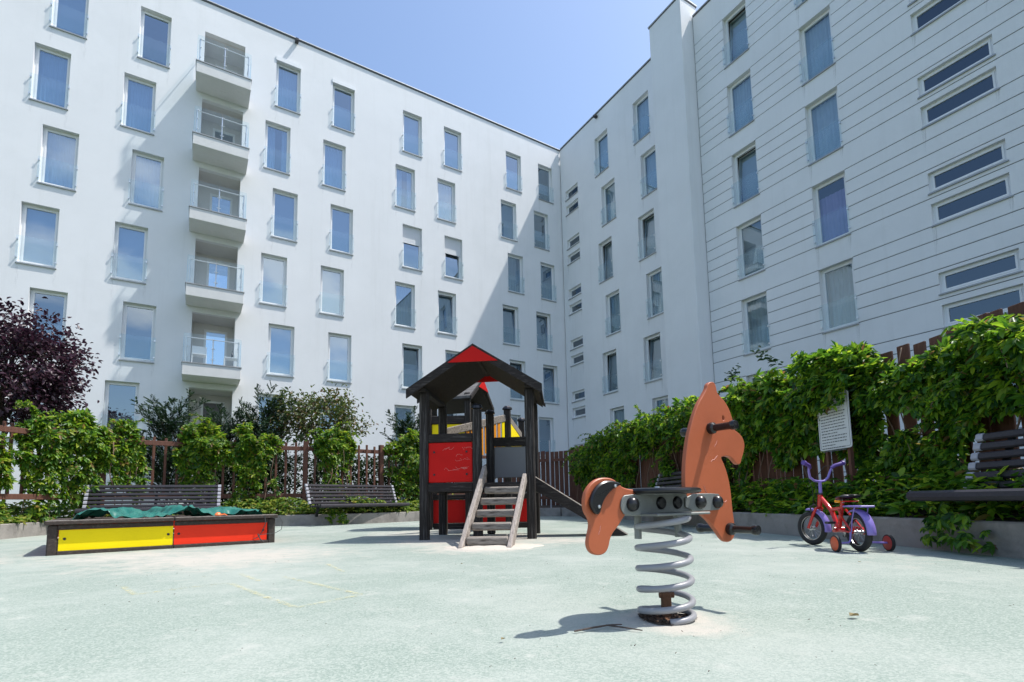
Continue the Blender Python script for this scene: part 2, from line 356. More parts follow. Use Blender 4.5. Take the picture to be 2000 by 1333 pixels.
# playground rubber: speckled mint granulate, worn pale, sand scattered where children carry it
def rubbermat():
    ma, t, b = newmat('mint_rubber'); L = t.links
    g = N(t, 'ShaderNodeNewGeometry'); P = g.outputs['Position']
    def noise(sc, det=5, ro=.6):
        n = N(t, 'ShaderNodeTexNoise'); n.inputs['Scale'].default_value = sc; n.inputs['Detail'].default_value = det; n.inputs['Roughness'].default_value = ro; L.new(P, n.inputs['Vector']); return n.outputs['Fac']
    def rngmap(src, a, b_, c=0, d=1):
        r = N(t, 'ShaderNodeMapRange'); L.new(src, r.inputs[0])
        for i, v in enumerate((a, b_, c, d)): r.inputs[i + 1].default_value = v
        return r.outputs[0]
    def mix(fac, a, b_, mode='MIX'):
        m_ = N(t, 'ShaderNodeMixRGB', blend_type=mode)
        if isinstance(fac, float): m_.inputs[0].default_value = fac
        else: L.new(fac, m_.inputs[0])
        for i, s_ in ((1, a), (2, b_)):
            if isinstance(s_, tuple): m_.inputs[i].default_value = (*s_, 1)
            else: L.new(s_, m_.inputs[i])
        return m_.outputs[0]
    vo = N(t, 'ShaderNodeTexVoronoi'); vo.inputs['Scale'].default_value = 170; L.new(P, vo.inputs['Vector'])
    gr = N(t, 'ShaderNodeSeparateColor'); L.new(vo.outputs['Color'], gr.inputs[0])
    c = mix(rngmap(gr.outputs[0], .1, .9), (.222, .276, .238), (.338, .380, .335))
    c = mix(rngmap(noise(38, 4), .58, .72, 0, .35), c, (.20, .26, .22))          # clumps of darker grains
    c = mix(rngmap(noise(.7, 9, .68), .44, .66, 0, .85), c, (.40, .425, .385))      # trodden, bleached
    c = mix(rngmap(noise(5, 8, .7), .57, .74, 0, .75), c, (.46, .46, .42))         # pale scuffs
    c = mix(rngmap(noise(3.1, 6, .7), .66, .76, 0, .5), c, (.17, .225, .19))        # dull stains
    sand = None
    for (x, y, r0, r1, k) in [(-.35, 5.25, .25, 1.0, 1.0), (-.45, 6.5, .6, 1.6, 1.0), (.5, 5.9, .2, .9, .8), (-2.6, 4.7, .3, 1.7, .95), (-3.7, 5.0, .2, 1.2, .9), (.60, 1.95, .10, .34, 1.0), (-4.9, 4.6, .2, 1.6, .6), (-1.2, 8, .5, 1.8, .7), (2.6, 3.5, .1, 1.2, .35)]:
        v = N(t, 'ShaderNodeVectorMath', operation='DISTANCE'); L.new(P, v.inputs[0]); v.inputs[1].default_value = (x, y, 0.004)
        s_ = rngmap(v.outputs['Value'], r0, r1, k, 0)
        if sand is None: sand = s_
        else:
            mm = N(t, 'ShaderNodeMath', operation='MAXIMUM'); L.new(sand, mm.inputs[0]); L.new(s_, mm.inputs[1]); sand = mm.outputs[0]
    ad = N(t, 'ShaderNodeMath', operation='ADD'); L.new(sand, ad.inputs[0]); L.new(rngmap(noise(6, 9, .72), .3, .7, -.55, .35), ad.inputs[1])
    c = mix(rngmap(ad.outputs[0], .25, .85, 0, .9), c, (.48, .445, .39))
    L.new(c, b.inputs['Base Color']); b.inputs['Roughness'].default_value = .92; b.inputs['Specular IOR Level'].default_value = .15
    bp = N(t, 'ShaderNodeBump'); bp.inputs['Strength'].default_value = .7; bp.inputs['Distance'].default_value = .006
    L.new(gr.outputs[1], bp.inputs['Height']); L.new(bp.outputs[0], b.inputs['Normal'])
    return ma
M['rubber'] = rubbermat()

# ------------------------------------------------------------------ ground
def sheet(name, poly, z, material, cuts=0):
    mb = MB(); mb.add([(x, y, z) for x, y in poly], [tuple(range(len(poly)))]); return build(name, mb, material, origin=(0, 0, z), fix=False)
struct(sheet('ground', [(-500, -500), (500, -500), (500, 500), (-500, 500)], -.006, M['lawn']))
KERB = [(-7.6, -8), (-7.7, 4), (-7.9, 6.8), (-8.2, 8.26), (-8.75, 9.6), (-8.4, 10.6), (-7.0, 11.25), (-5.5, 11.75), (-4.45, 11.65), (-3.64, 11.95), (-2.41, 13.3), (-1.2, 14.7), (.2, 15.3), (1.5, 15.1), (2.15, 13.6), (2.52, 11.74), (2.86, 9.0), (3.09, 6.67), (3.21, 5.77), (3.37, 4.65), (3.42, 3.45), (3.5, 1), (3.5, -8)]
def smooth_path(p, n=3):
    p = [Vector((x, y, 0)) for x, y in p]
    for _ in range(n):
        q = [p[0]]
        for a, b in zip(p, p[1:]): q += [a * .75 + b * .25, a * .25 + b * .75]
        q.append(p[-1]); p = q
    return p
KP = smooth_path(KERB, 2)
struct(sheet('playground_surface', [(p.x, p.y) for p in KP], 0.0, M['rubber']))
# path helper ---------------------------------------------------------
class Path:
    def __init__(s, pts):
        s.p = np.array([(p[0], p[1]) for p in pts], float); d = np.diff(s.p, axis=0); s.L = np.hypot(d[:, 0], d[:, 1]); s.s = np.concatenate([[0], np.cumsum(s.L)]); s.t = d / s.L[:, None]; s.len = s.s[-1]
    def at(s, q):
        q = np.clip(np.asarray(q, float), 0, s.len - 1e-6); i = np.searchsorted(s.s, q, side='right') - 1; i = np.clip(i, 0, len(s.L) - 1)
        return s.p[i] + s.t[i] * (q - s.s[i])[..., None]
    def tan(s, q):
        q = np.asarray(q, float); a = s.at(q - .15); b = s.at(q + .15); t = b - a; return t / np.linalg.norm(t, axis=-1, keepdims=True)
    def near(s, x, y): # arclength nearest to a point
        qq = np.linspace(0, s.len, 1500); p = s.at(qq); return float(qq[np.argmin((p[:, 0] - x) ** 2 + (p[:, 1] - y) ** 2)])
kpath = Path([(p.x, p.y) for p in KP])
kz = .245
def strip_wall(path, s0, s1, thick, z0, z1, step=.25, T=None):
    mb = MB(); n = max(2, int((s1 - s0) / step)); qs = np.linspace(s0, s1, n); P = path.at(qs); t = path.tan(qs)
    nrm = np.stack([-t[:, 1], t[:, 0]], 1)   # left of travel = outside of the yard (path runs clockwise)
    vs = []
    for i in range(n):
        a = P[i]; b = P[i] + nrm[i] * thick; c = .012
        vs += [(a[0], a[1], z0), (a[0], a[1], z1 - c), (a[0] + nrm[i][0] * c, a[1] + nrm[i][1] * c, z1), (b[0], b[1], z1), (b[0], b[1], z0)]
    fs = []
    for i in range(n - 1):
        for k in range(5):
            k2 = (k + 1) % 5; fs.append((i * 5 + k, i * 5 + k2, i * 5 + 5 + k2, i * 5 + 5 + k))
    fs += [(0, 1, 2, 3, 4), tuple((n - 1) * 5 + k for k in (4, 3, 2, 1, 0))]
    return mb.add(vs, fs)
s_mid = kpath.near(1.5, 15.1)
k1 = build('kerb_wall', strip_wall(kpath, 8, s_mid - .02, .12, -.2, kz), M['kerb']); tag(k1, 'low concrete kerb wall holding the planting bed behind the two left benches', 'kerb wall')
k2 = build('kerb_wall', strip_wall(kpath, s_mid + .02, kpath.len, .12, -.2, kz), M['kerb']); tag(k2, 'low dark concrete kerb wall along the right side behind the bicycle', 'kerb wall')
bed = MB(); qs = np.linspace(4, kpath.len, 120); P = kpath.at(qs); t = kpath.tan(qs); nr = np.stack([-t[:, 1], t[:, 0]], 1)
vs = []; fs = []
for j, off in enumerate((.10, .45, .9, 1.5)):
    zz = (kz - .05, kz + .02, kz + .06, kz + .04)[j]
    for i in range(len(qs)):
        b = P[i] + nr[i] * off; vs.append((b[0], b[1], zz + random.uniform(-.025, .025)))
n = len(qs)
for j in range(3):
    for i in range(n - 1): fs.append((j * n + i, j * n + i + 1, (j + 1) * n + i + 1, (j + 1) * n + i))
vs2 = [(x, y, -.2) for (x, y, z) in vs[3 * n:]]; b0 = len(vs); vs += vs2
for i in range(n - 1): fs.append((3 * n + i, 3 * n + i + 1, b0 + i + 1, b0 + i))
bed.add(vs, fs); struct(build('planting_bed', bed, M['soil'], origin=(0, 0, 0), smooth='all', fix=False))

# ------------------------------------------------------------------ the apartment blocks
FA = {'L': (Vector((-11.67078, 18.89559, 0)), Vector((.8508, .52549, 0)), Vector((.52549, -.8508, 0))),
      'R': (Vector((14.62754, 8.75859, 0)), Vector((-.51372, .85796, 0)), Vector((-.85796, -.51372, 0)))}
def W(F, u, z, o=0.0):
    P, uu, mm = FA[F]; q = P + uu * u + mm * o; return (q.x, q.y, z)
def fbox(mb, F, u0, u1, z0, z1, o0, o1, c=0.0):
    if u0 > u1: u0, u1 = u1, u0
    return mb.box(u0, u1, o0, o1, z0, z1, lambda a, b, c_: Vector(W(F, a, c_, b)), c)
def facade(F, u0, u1, z0, z1, holes, grooves=()):
    us = {u0, u1}; zs = {z0, z1}
    for h in holes: us |= {h[0], h[1]}; zs |= {h[2], h[3]}
    for g in grooves: us |= {g[0], g[1]}; zs |= {g[2], g[3]}
    us = sorted(us); zs = sorted(zs); nu, nz_ = len(us) - 1, len(zs) - 1
    dep = np.zeros((nu, nz_)); hole = np.zeros((nu, nz_), bool)
    uc = np.array([(a + b) / 2 for a, b in zip(us, us[1:])]); zc = np.array([(a + b) / 2 for a, b in zip(zs, zs[1:])])
    for g in grooves: dep[np.ix_((uc > g[0]) & (uc < g[1]), (zc > g[2]) & (zc < g[3]))] = .022
    for h in holes:
        ii = np.ix_((uc > h[0]) & (uc < h[1]), (zc > h[2]) & (zc < h[3])); dep[ii] = h[4]; hole[ii] = True
    mb = MB(); gm = MB()
    def q(b, pts): b.add([W(F, *p) for p in pts], [(0, 1, 2, 3)])
    for i in range(nu):
        for k in range(nz_):
            d = dep[i, k]
            if not hole[i, k]:
                tgt = gm if d > 0 else mb
                q(tgt, [(us[i], zs[k], -d), (us[i + 1], zs[k], -d), (us[i + 1], zs[k + 1], -d), (us[i], zs[k + 1], -d)])
            if i + 1 < nu and dep[i + 1, k] != d:
                e = dep[i + 1, k]; q(mb, [(us[i + 1], zs[k], -d), (us[i + 1], zs[k], -e), (us[i + 1], zs[k + 1], -e), (us[i + 1], zs[k + 1], -d)])
            if k + 1 < nz_ and dep[i, k + 1] != d:
                e = dep[i, k + 1]; q(mb, [(us[i], zs[k + 1], -d), (us[i + 1], zs[k + 1], -d), (us[i + 1], zs[k + 1], -e), (us[i], zs[k + 1], -e)])
    return mb, gm
ZT = {r: 19.41 - (8 - r) * 2.9 for r in range(0, 9)}
WH, ROOF = 2.11, 20.74

def drape(F, u0, u1, z0, z1, o, amp, per, seed):
    r_ = random.Random(seed); n = max(12, int((u1 - u0) * 60)); mb = MB(); vs = []
    ph = r_.uniform(0, 6); ph2 = r_.uniform(0, 6)
    for i in range(n + 1):
        u = u0 + (u1 - u0) * i / n
        a = amp * math.sin(2 * math.pi * u / per + ph + .8 * math.sin(u * 9 + ph2)) + amp * .5 * math.sin(2 * math.pi * u / per * 2.3 + ph2)
        vs += [W(F, u, z0, o + a), W(F, u, z1, o + a * .6)]
    return mb.add(vs, [(2 * i, 2 * i + 2, 2 * i + 3, 2 * i + 1) for i in range(n)])
FIX = {}; FOFF = {}
def pane_at(name, F, ua, ub, za, zb, o, parent, mat='guard'):
    g = MB().add([W(F, ua, za, o), W(F, ub, za, o), W(F, ub, zb, o), W(F, ua, zb, o)], [(0, 1, 2, 3)]); return build(name, g, M[mat], parent, fix=False)
def window(bld, F, u0, u1, z0, z1, state='curtain', guard=True, seed=0, dark=False, tilt=False, fd=.17, full_stain=True):
    """state: curtain / grey / violet / blind / greyblind / half / clear / partial / shutter / cloud"""
    f = MB(); b = .065; o0, o1 = -fd - .07, -fd
    fbox(f, F, u0, u1, z0, z0 + b + .02, o0, o1); fbox(f, F, u0, u1, z1 - b, z1, o0, o1)
    fbox(f, F, u0, u0 + b, z0 + b + .02, z1 - b, o0, o1); fbox(f, F, u1 - b, u1, z0 + b + .02, z1 - b, o0, o1)
    sb = .045; fbox(f, F, u0 + b, u1 - b, z0 + b + .02, z0 + b + .02 + sb, o0 + .01, o1 + .016); fbox(f, F, u0 + b, u1 - b, z1 - b - sb, z1 - b, o0 + .01, o1 + .016)
    fbox(f, F, u0 + b, u0 + b + sb, z0 + b + .02 + sb, z1 - b - sb, o0 + .01, o1 + .016); fbox(f, F, u1 - b - sb, u1 - b, z0 + b + .02 + sb, z1 - b - sb, o0 + .01, o1 + .016)
    wn = build('window', f, M['pvc'], bld)
    g = MB(); i = b + sb - .006; gz0, gz1 = z0 + b + .02 + sb - .006, z1 - i
    tl = .16 if tilt else 0
    og = -fd - .02
    pv = [W(F, u0 + i, gz0, og), W(F, u1 - i, gz0, og), W(F, u1 - i, gz1, og - tl), W(F, u0 + i, gz1, og - tl)]
    build('pane', g.add(pv, [(0, 1, 2, 3)]), M[('pane2' if dark else 'pane') + ('R' if F == 'R' else '')], wn, fix=False)
    if tilt:
        tf = MB()
        for (ua, ub) in ((u0 + b - .0, u0 + b + .06), (u1 - b - .06, u1 - b)):
            tf.hexa([W(F, ua, gz0, og - .03), W(F, ub, gz0, og - .03), W(F, ub, gz0, og - .075), W(F, ua, gz0, og - .075), W(F, ua, gz1, og - .03 - tl), W(F, ub, gz1, og - .03 - tl), W(F, ub, gz1, og - .075 - tl), W(F, ua, gz1, og - .075 - tl)])
        tf.hexa([W(F, u0 + b, gz1, og - .03 - tl), W(F, u1 - b, gz1, og - .03 - tl), W(F, u1 - b, gz1, og - .075 - tl), W(F, u0 + b, gz1, og - .075 - tl), W(F, u0 + b, gz1 + .06, og - .03 - tl), W(F, u1 - b, gz1 + .06, og - .03 - tl), W(F, u1 - b, gz1 + .06, og - .075 - tl), W(F, u0 + b, gz1 + .06, og - .075 - tl)])
        build('tilted_sash', tf, M['pvc'], wn)
    oc = -fd - .15 - tl
    h = gz1 - gz0
    if state == 'curtain': build('curtain', drape(F, u0 + .03, u1 - .03, gz0 - .03, gz1 + .03, oc, .022, .13, seed), M['curtain'], wn, smooth='all', fix=False)
    elif state == 'grey': build('curtain', drape(F, u0 + .03, u1 - .03, gz0 - .03, gz1 + .03, oc, .028, .15, seed), M['curtain_grey'], wn, smooth='all', fix=False)
    elif state == 'violet': build('curtain', drape(F, u0 + .03, u1 - .03, gz0 - .03, gz1 - h * .16, oc, .025, .14, seed), M['curtain_violet'], wn, smooth='all', fix=False)
    elif state == 'partial':
        build('curtain', drape(F, u0 + .03, u0 + .42, gz0 - .03, gz1 + .03, oc, .03, .12, seed), M['curtain'], wn, smooth='all', fix=False)
        build('curtain', drape(F, u1 - .3, u1 - .03, gz0 - .03, gz1 + .03, oc, .03, .12, seed + 5), M['curtain'], wn, smooth='all', fix=False)
    elif state in ('blind', 'greyblind', 'half', 'low'):
        zt, zb = gz1 + .02, gz0 - .02
        if state == 'half': zt, zb = gz0 + h * .62, gz0 + h * .02
        if state == 'low': zt, zb = gz0 + h * .55, gz0 + h * .25
        bl = MB(); n = int((zt - zb) / .05)
        for k in range(n):
            za = zb + (zt - zb) * k / n; zc = zb + (zt - zb) * (k + 1) / n
            bl.add([W(F, u0 + .05, za, oc), W(F, u1 - .05, za, oc), W(F, u1 - .05, zc - .004, oc + .014), W(F, u0 + .05, zc - .004, oc + .014)], [(0, 1, 2, 3)])
        build('blind', bl, M['blind_grey' if state == 'greyblind' else 'blind'], wn, fix=False)
    elif state == 'shutter':
        sh = MB(); zt, zb = z1, z1 - (z1 - z0) * .40; n = 17
        for k in range(n):
            za = zb + (zt - zb) * k / n; zc = zb + (zt - zb) * (k + 1) / n
            fbox(sh, F, u0 + .01, u1 - .01, za, zc - .007, -fd + .022, -fd + .034)
        build('roller_shutter', sh, M['shutter'], wn)
    s = MB(); fbox(s, F, u0 - .03, u1 + .03, z0 - .045, z0 - .012, -fd + .02, .045); fbox(s, F, u0 + .001, u1 - .001, z0 - .0115, z0 - .002, -fd + .02, .044); build('sill', s, M['sill'], wn)
    if full_stain and (seed * 7919) % 10 < 6:
        for uu in ((u0 - .02, u0 + .07), (u1 - .07, u1 + .02)):
            ln = .35 + ((seed * 31 + int(uu[0] * 100)) % 60) / 100
            sg_ = MB().add([W(F, uu[0], z0 - .046 - ln, .003), W(F, uu[1], z0 - .046 - ln, .003), W(F, uu[1], z0 - .046, .003), W(F, uu[0], z0 - .046, .003)], [(0, 1, 2, 3)]); build('drip_stain', sg_, M['drip'], wn, fix=False)
    if guard:
        pane_at('glass_guard', F, u0 - .04, u1 + .04, z0 + .05, z0 + .90, .065, wn)
        for uu in (u0 - .012, u1 + .012):
            for zz in (z0 + .16, z0 + .78):
                if F not in FIX:
                    fx = MB(); fbox(fx, F, uu - .014, uu + .014, zz - .014, zz + .014, .0, .059); fbox(fx, F, uu - .024, uu + .024, zz - .024, zz + .024, .06, .08); FIX[F] = build('guard_fixing', fx, M['steel'], wn).data; FOFF[F] = Vector(W(F, uu, zz, .04))
                else:
                    finish(bpy.data.objects.new('guard_fixing', FIX[F]), wn, W(F, uu, zz, .04))
    return wn

# ---- left block
bL = thing('apartment_building', 'white rendered apartment block on the left with a stack of glass-fronted balconies', 'building', W('L', 0, 0))
COLS = {'A': (-4.90, -5.27), 'B': (-2.42, -2.79), 'C': (2.29, 1.94), 'D': (4.61, 4.25), 'E': (7.89, 7.53), 'F': (10.04, 9.67), 'G': (13.68, 13.31), 'H': (15.80, 15.43)}
ST = {'A8': 'blind', 'A7': 'curtain', 'A6': 'curtain', 'A5': 'blind', 'A4': 'clear', 'A3': 'clear', 'B8': 'cloud', 'B7': 'curtain', 'B6': 'curtain', 'B5': 'blind', 'B4': 'clear', 'B3': 'clear',
      'C8': 'curtain', 'C7': 'partial', 'C6': 'greyblind', 'C5': 'blind', 'C4': 'blind', 'C3': 'clear', 'D8': 'half', 'D7': 'curtain', 'D6': 'greyblind', 'D5': 'blind', 'D4': 'blind', 'D3': 'clear',
      'E8': 'blind', 'E7': 'partial', 'E6': 'shutter', 'E5': 'grey', 'E4': 'half', 'E3': 'grey', 'F8': 'blind', 'F7': 'curtain', 'F6': 'shutter', 'F5': 'grey', 'F4': 'grey', 'F3': 'clear',
      'G8': 'half', 'G7': 'blind', 'G6': 'grey', 'G5': 'grey', 'G4': 'half', 'G3': 'clear', 'H8': 'low', 'H7': 'low', 'H6': 'grey', 'H5': 'grey', 'H4': 'blind', 'H3': 'greyblind'}
holes = []; wins = []
for c, (e, o_) in COLS.items():
    for r in range(3, 9):
        u = e if r % 2 == 0 else o_; holes.append((u, u + .97, ZT[r] - WH, ZT[r], .30)); wins.append((c, r, u))
for r in range(3, 9): holes.append((-.33, 1.10, ZT[r] - 2.24, ZT[r], 1.3))
wallL, _ = facade('L', -15, 17.43, 0, ROOF, holes)
build('wall', wallL, M['stucco'], bL, fix=False)
for i, (c, r, u) in enumerate(wins):
    k = c + str(r)
    window(bL, 'L', u, u + .97, ZT[r] - WH, ZT[r], ST[k], True, i * 7 + 1, dark=(ST[k] == 'clear'), tilt=k in ('F5', 'G5', 'H5', 'E4', 'H4', 'F6', 'G4'))
for c in 'CD':
    mb = MB(); u = COLS[c][0]; fbox(mb, 'L', u - .02, u + .99, ZT[8] - .02, ZT[8] + .16, -.02, .035); build('shutter_box', mb, M['pvc'], bL)
rf = MB(); fbox(rf, 'L', -15.1, 17.43, ROOF, ROOF + .035, -.30, .055); build('coping', rf, M['coping'], bL)
rg = MB(); fbox(rg, 'L', -15.1, 17.43, ROOF - .055, ROOF - .001, .001, .028); build('coping_shade_strip', rg, M['coping_dark'], bL)
rr = MB(); fbox(rr, 'L', -15, 29, ROOF - .4, ROOF - .3, -12, -.05); build('roof', rr, M['roof'], bL)
ins = MB(); fbox(ins, 'L', -14.9, -.6, .1, ROOF - .45, -1.5, -1.38); fbox(ins, 'L', 1.4, 28, .1, ROOF - .45, -1.5, -1.38)
for r in range(2, 9): fbox(ins, 'L', -14.9, -.45, ZT[r] - 2.62, ZT[r] - 2.42, -1.37, -.31); fbox(ins, 'L', 1.25, 17.2, ZT[r] - 2.62, ZT[r] - 2.42, -1.37, -.31)
build('interior', ins, M['inside'], bL)
# loggias and balconies
for r in range(3, 9):
    zt = ZT[r]; zf = zt - 2.24
    lg = MB()
    P = lambda u, z, o: W('L', u, z, o)
    # back wall with a door opening
    d0, d1, dz = .08, .90, zf + 2.0
    for (a, b_, c_, d_) in ((-.33, d0, zf, zt), (d1, 1.10, zf, zt), (d0, d1, dz, zt)):
        lg.add([P(a, c_, -1.3), P(b_, c_, -1.3), P(b_, d_, -1.3), P(a, d_, -1.3)], [(0, 1, 2, 3)])
    for ua in (-.328, 1.098):
        lg.add([P(ua, zf + .002, -.32), P(ua, zf + .002, -1.299), P(ua, zt - .002, -1.299), P(ua, zt - .002, -.32)], [(0, 1, 2, 3)])
    lg.add([P(-.326, zt - .002, -.2), P(1.096, zt - .002, -.2), P(1.096, zt - .002, -1.299), P(-.326, zt - .002, -1.299)], [(0, 1, 2, 3)])
    lg.add([P(-.326, zf + .002, -.01), P(1.096, zf + .002, -.01), P(1.096, zf + .002, -1.299), P(-.326, zf + .002, -1.299)], [(0, 1, 2, 3)])
    lo = build('loggia', lg, M['loggia'], bL, fix=False)
    df = MB()
    for (a, b_, c_, d_) in ((d0, d0 + .08, zf, dz), (d1 - .08, d1, zf, dz), (d0 + .08, d1 - .08, dz - .08, dz), (d0 + .08, d1 - .08, zf + .01, zf + .12)): fbox(df, 'L', a, b_, c_, d_, -1.35, -1.27)
    dr = build('balcony_door', df, M['pvc'], lo)
    g = MB().add([P(d0 + .07, zf + .1, -1.32), P(d1 - .07, zf + .1, -1.32), P(d1 - .07, dz - .07, -1.32), P(d0 + .07, dz - .07, -1.32)], [(0, 1, 2, 3)])
    build('pane_or_dark_doorway', g, M['pane2' if r > 3 else 'inside'], lo, fix=False)  # lowest floor: a dark sheet paints the unlit open doorway
    if r > 3:
        z0, z1 = zt - 2.68, zt - 2.245
        sl_ = MB(); fbox(sl_, 'L', -.55, 1.29, z0, z1, .003, 1.10, .012)
        ba = build('balcony', sl_, M['soffit'], bL)
        tr_ = MB(); fbox(tr_, 'L', -.575, 1.315, z1 + .001, z1 + .03, .003, 1.125); build('edge_flashing', tr_, M['sill'], ba)
        zb, zc = z1 + .06, z1 + 1.08
        for (ua, oa, ub, ob) in ((-.53, 1.09, .355, 1.09), (.385, 1.09, 1.27, 1.09), (-.54, .06, -.54, 1.05), (1.28, 1.05, 1.28, .06)):
            g = MB().add([W('L', ua, zb, oa), W('L', ub, zb, ob), W('L', ub, zc, ob), W('L', ua, zc, oa)], [(0, 1, 2, 3)]); build('balustrade_glass', g, M['guard'], ba, fix=False)
        st = MB()
        for (u, o) in ((-.45, 1.04), (.37, 1.04), (1.19, 1.04)): st.tube([W('L', u, z1 + .03, o), W('L', u, z1 + .98, o)], .021, 8)
        st.tube([W('L', -.47, z1 + .95, .05), W('L', -.47, z1 + .95, 1.0), W('L', -.45, z1 + .95, 1.03), W('L', 1.19, z1 + .95, 1.03), W('L', 1.21, z1 + .95, 1.0), W('L', 1.21, z1 + .95, .05)], .016, 8)
        for (u, o, du) in ((-.45, 1.04, .05), (.37, 1.04, -.06), (.37, 1.04, .06), (1.19, 1.04, -.05)):
            for zz in (.2, .6, .93): st.tube([W('L', u, z1 + zz, o), W('L', u + du, z1 + zz, o + .07)], .014, 6)
        build('railing', st, M['steel'], ba)

# ---- right block
bR = thing('apartment_building', 'white apartment wing on the right with a projecting pier and grooved wall beyond it', 'building', W('R', 10, 0))
HR = []; wr = []
for r in range(3, 9):
    for nm, e, o_, wd in (('L', 18.38, 18.0, 1.0), ('M', 15.55, 15.2, 1.0)):
        u = e if r % 2 == 0 else o_; HR.append((u, u + wd, ZT[r] - WH, ZT[r], .30)); wr.append((nm + str(r), u, u + wd, ZT[r] - WH, ZT[r], True))
    for nm, u, wd in (('N', 10.51, 1.02), ('O', 7.64, 1.04)):
        HR.append((u, u + wd, ZT[r] - WH, ZT[r], .30)); wr.append((nm + str(r), u, u + wd, ZT[r] - WH, ZT[r], True))
    for nm, u, wd in (('P', 3.94, 1.63), ('K', 20.90, 1.08)):
        for j, (a, b_) in enumerate(((-1.36, -1.95), (-2.27, -2.89)) if nm == 'P' else ((-1.49, -2.04), (-2.39, -2.94))):
            HR.append((u, u + wd, ZT[r] + b_, ZT[r] + a, .26)); wr.append((nm + str(r) + str(j), u, u + wd, ZT[r] + b_, ZT[r] + a, False))
GR = []
for r in range(2, 9):
    for k in range(6):
        z = ZT[r] - .42 * k; lo, hi = -9.0, 12.92
        hit = [h for h in HR if h[2] - .03 < z < h[3] + .03 and h[0] < 12.9]
        cur = lo
        for h in sorted(hit): GR.append((cur, h[0] - .0, z - .014, z + .014)); cur = h[1] + .0
        GR.append((cur, hi, z - .014, z + .014))
GR.append((12.885, 12.92, 0, ROOF))
wallR, gro = facade('R', -9, 22.40, 0, ROOF, HR, GR)
build('wall', wallR, M['stucco'], bR, fix=False); build('joint', gro, M['groove'], bR, fix=False)
pr = MB(); fbox(pr, 'R', 12.93, 14.65, 0, 21.40, -.3, .72, .02); build('pier', pr, M['stucco'], bR)
pc = MB(); fbox(pc, 'R', 12.89, 14.69, 21.401, 21.45, -.34, .76); build('pier_coping', pc, M['coping'], bR)
pd = MB(); fbox(pd, 'R', 12.91, 14.67, 21.35, 21.40, -.32, .738); build('pier_shade_strip', pd, M['coping_dark'], bR)
SR = {'L8': 'curtain', 'L7': 'grey', 'L6': 'greyblind', 'L5': 'grey', 'L4': 'greyblind', 'L3': 'grey', 'M8': 'curtain', 'M7': 'curtain', 'M6': 'greyblind', 'M5': 'grey', 'M4': 'greyblind', 'M3': 'grey',
      'N8': 'blind', 'N7': 'curtain', 'N6': 'blind', 'N5': 'greyblind', 'N4': 'grey', 'N3': 'clear', 'O8': 'curtain', 'O7': 'curtain', 'O6': 'curtain', 'O5': 'violet', 'O4': 'grey', 'O3': 'clear'}
for i, (k, u0, u1, z0, z1, full) in enumerate(wr):
    window(bR, 'R', u0, u1, z0, z1, SR.get(k, 'clear'), full, i * 5 + 3, dark=not full, tilt=k in ('M6', 'L6', 'M4', 'L4', 'N8', 'N6'), fd=.17 if full else .11)
rf = MB(); fbox(rf, 'R', -9, 12.88, ROOF, ROOF + .035, -.30, .055); fbox(rf, 'R', 14.71, 22.34, ROOF, ROOF + .035, -.30, .055); build('coping', rf, M['coping'], bR)
rg = MB(); fbox(rg, 'R', -9, 12.88, ROOF - .055, ROOF - .001, .001, .028); fbox(rg, 'R', 14.71, 22.37, ROOF - .055, ROOF - .001, .001, .028); build('coping_shade_strip', rg, M['coping_dark'], bR)
rr = MB(); fbox(rr, 'R', -9, 22.3, ROOF - .38, ROOF - .28, -12, -.05); build('roof', rr, M['roof'], bR)
ins = MB(); fbox(ins, 'R', -8.9, 22.2, .1, ROOF - .45, -1.5, -1.38)
build('interior', ins, M['inside'], bR)
for (F, u, z, lab) in (('L', 3.05, ROOF - .18, 'small black camera under the roof edge of the left block'), ('R', 19.1, ROOF - .25, 'small black camera under the roof edge of the right wing')):
    c = MB(); fbox(c, F, u - .07, u + .07, z - .06, z + .06, .02, .24, .015); fbox(c, F, u - .03, u + .03, z + .06, z + .11, .0, .12)
    tag(build('security_camera', c, M['black_plastic']), lab, 'camera', 'cameras under the roof edges')
# furniture on the lowest balcony
zb = ZT[4] - 2.21
def balcony_seat(u, o, lab, back=True):
    t_ = thing('balcony_chair' if back else 'balcony_table', lab, 'chair' if back else 'table', W('L', u, zb, o))
    fr = MB()
    for du in (-.22, .22):
        for do in (-.2, .2): fr.tube([W('L', u + du, zb, o + do), W('L', u + du, zb + (.42 if do > 0 or not back else .80), o + do)], .014, 6)
    build('frame', fr, M['white_metal'], t_)
    s = MB(); fbox(s, 'L', u - .23, u + .23, zb + (.40 if back else .42), zb + (.43 if back else .45), o - .22, o + .22); build('seat' if back else 'table_top', s, M['white_metal'], t_)
    if back:
        s = MB(); fbox(s, 'L', u - .23, u + .23, zb + .50, zb + .80, o - .22, o - .19); build('backrest', s, M['white_metal'], t_)
balcony_seat(-.05, .55, 'white metal chair on the lowest balcony, left of its middle post')
balcony_seat(.98, .45, 'small white table on the lowest balcony, at its right end', False)
bt = MB().lathe([(.035, 0), (.037, .16), (.014, .22), (.013, .29)], W('L', 1.02, zb + .45, .45), (0, 0, 1), 10)
tag(build('bottle', bt, M['black_plastic']), 'dark bottle standing on the white table of the lowest balcony', 'bottle')

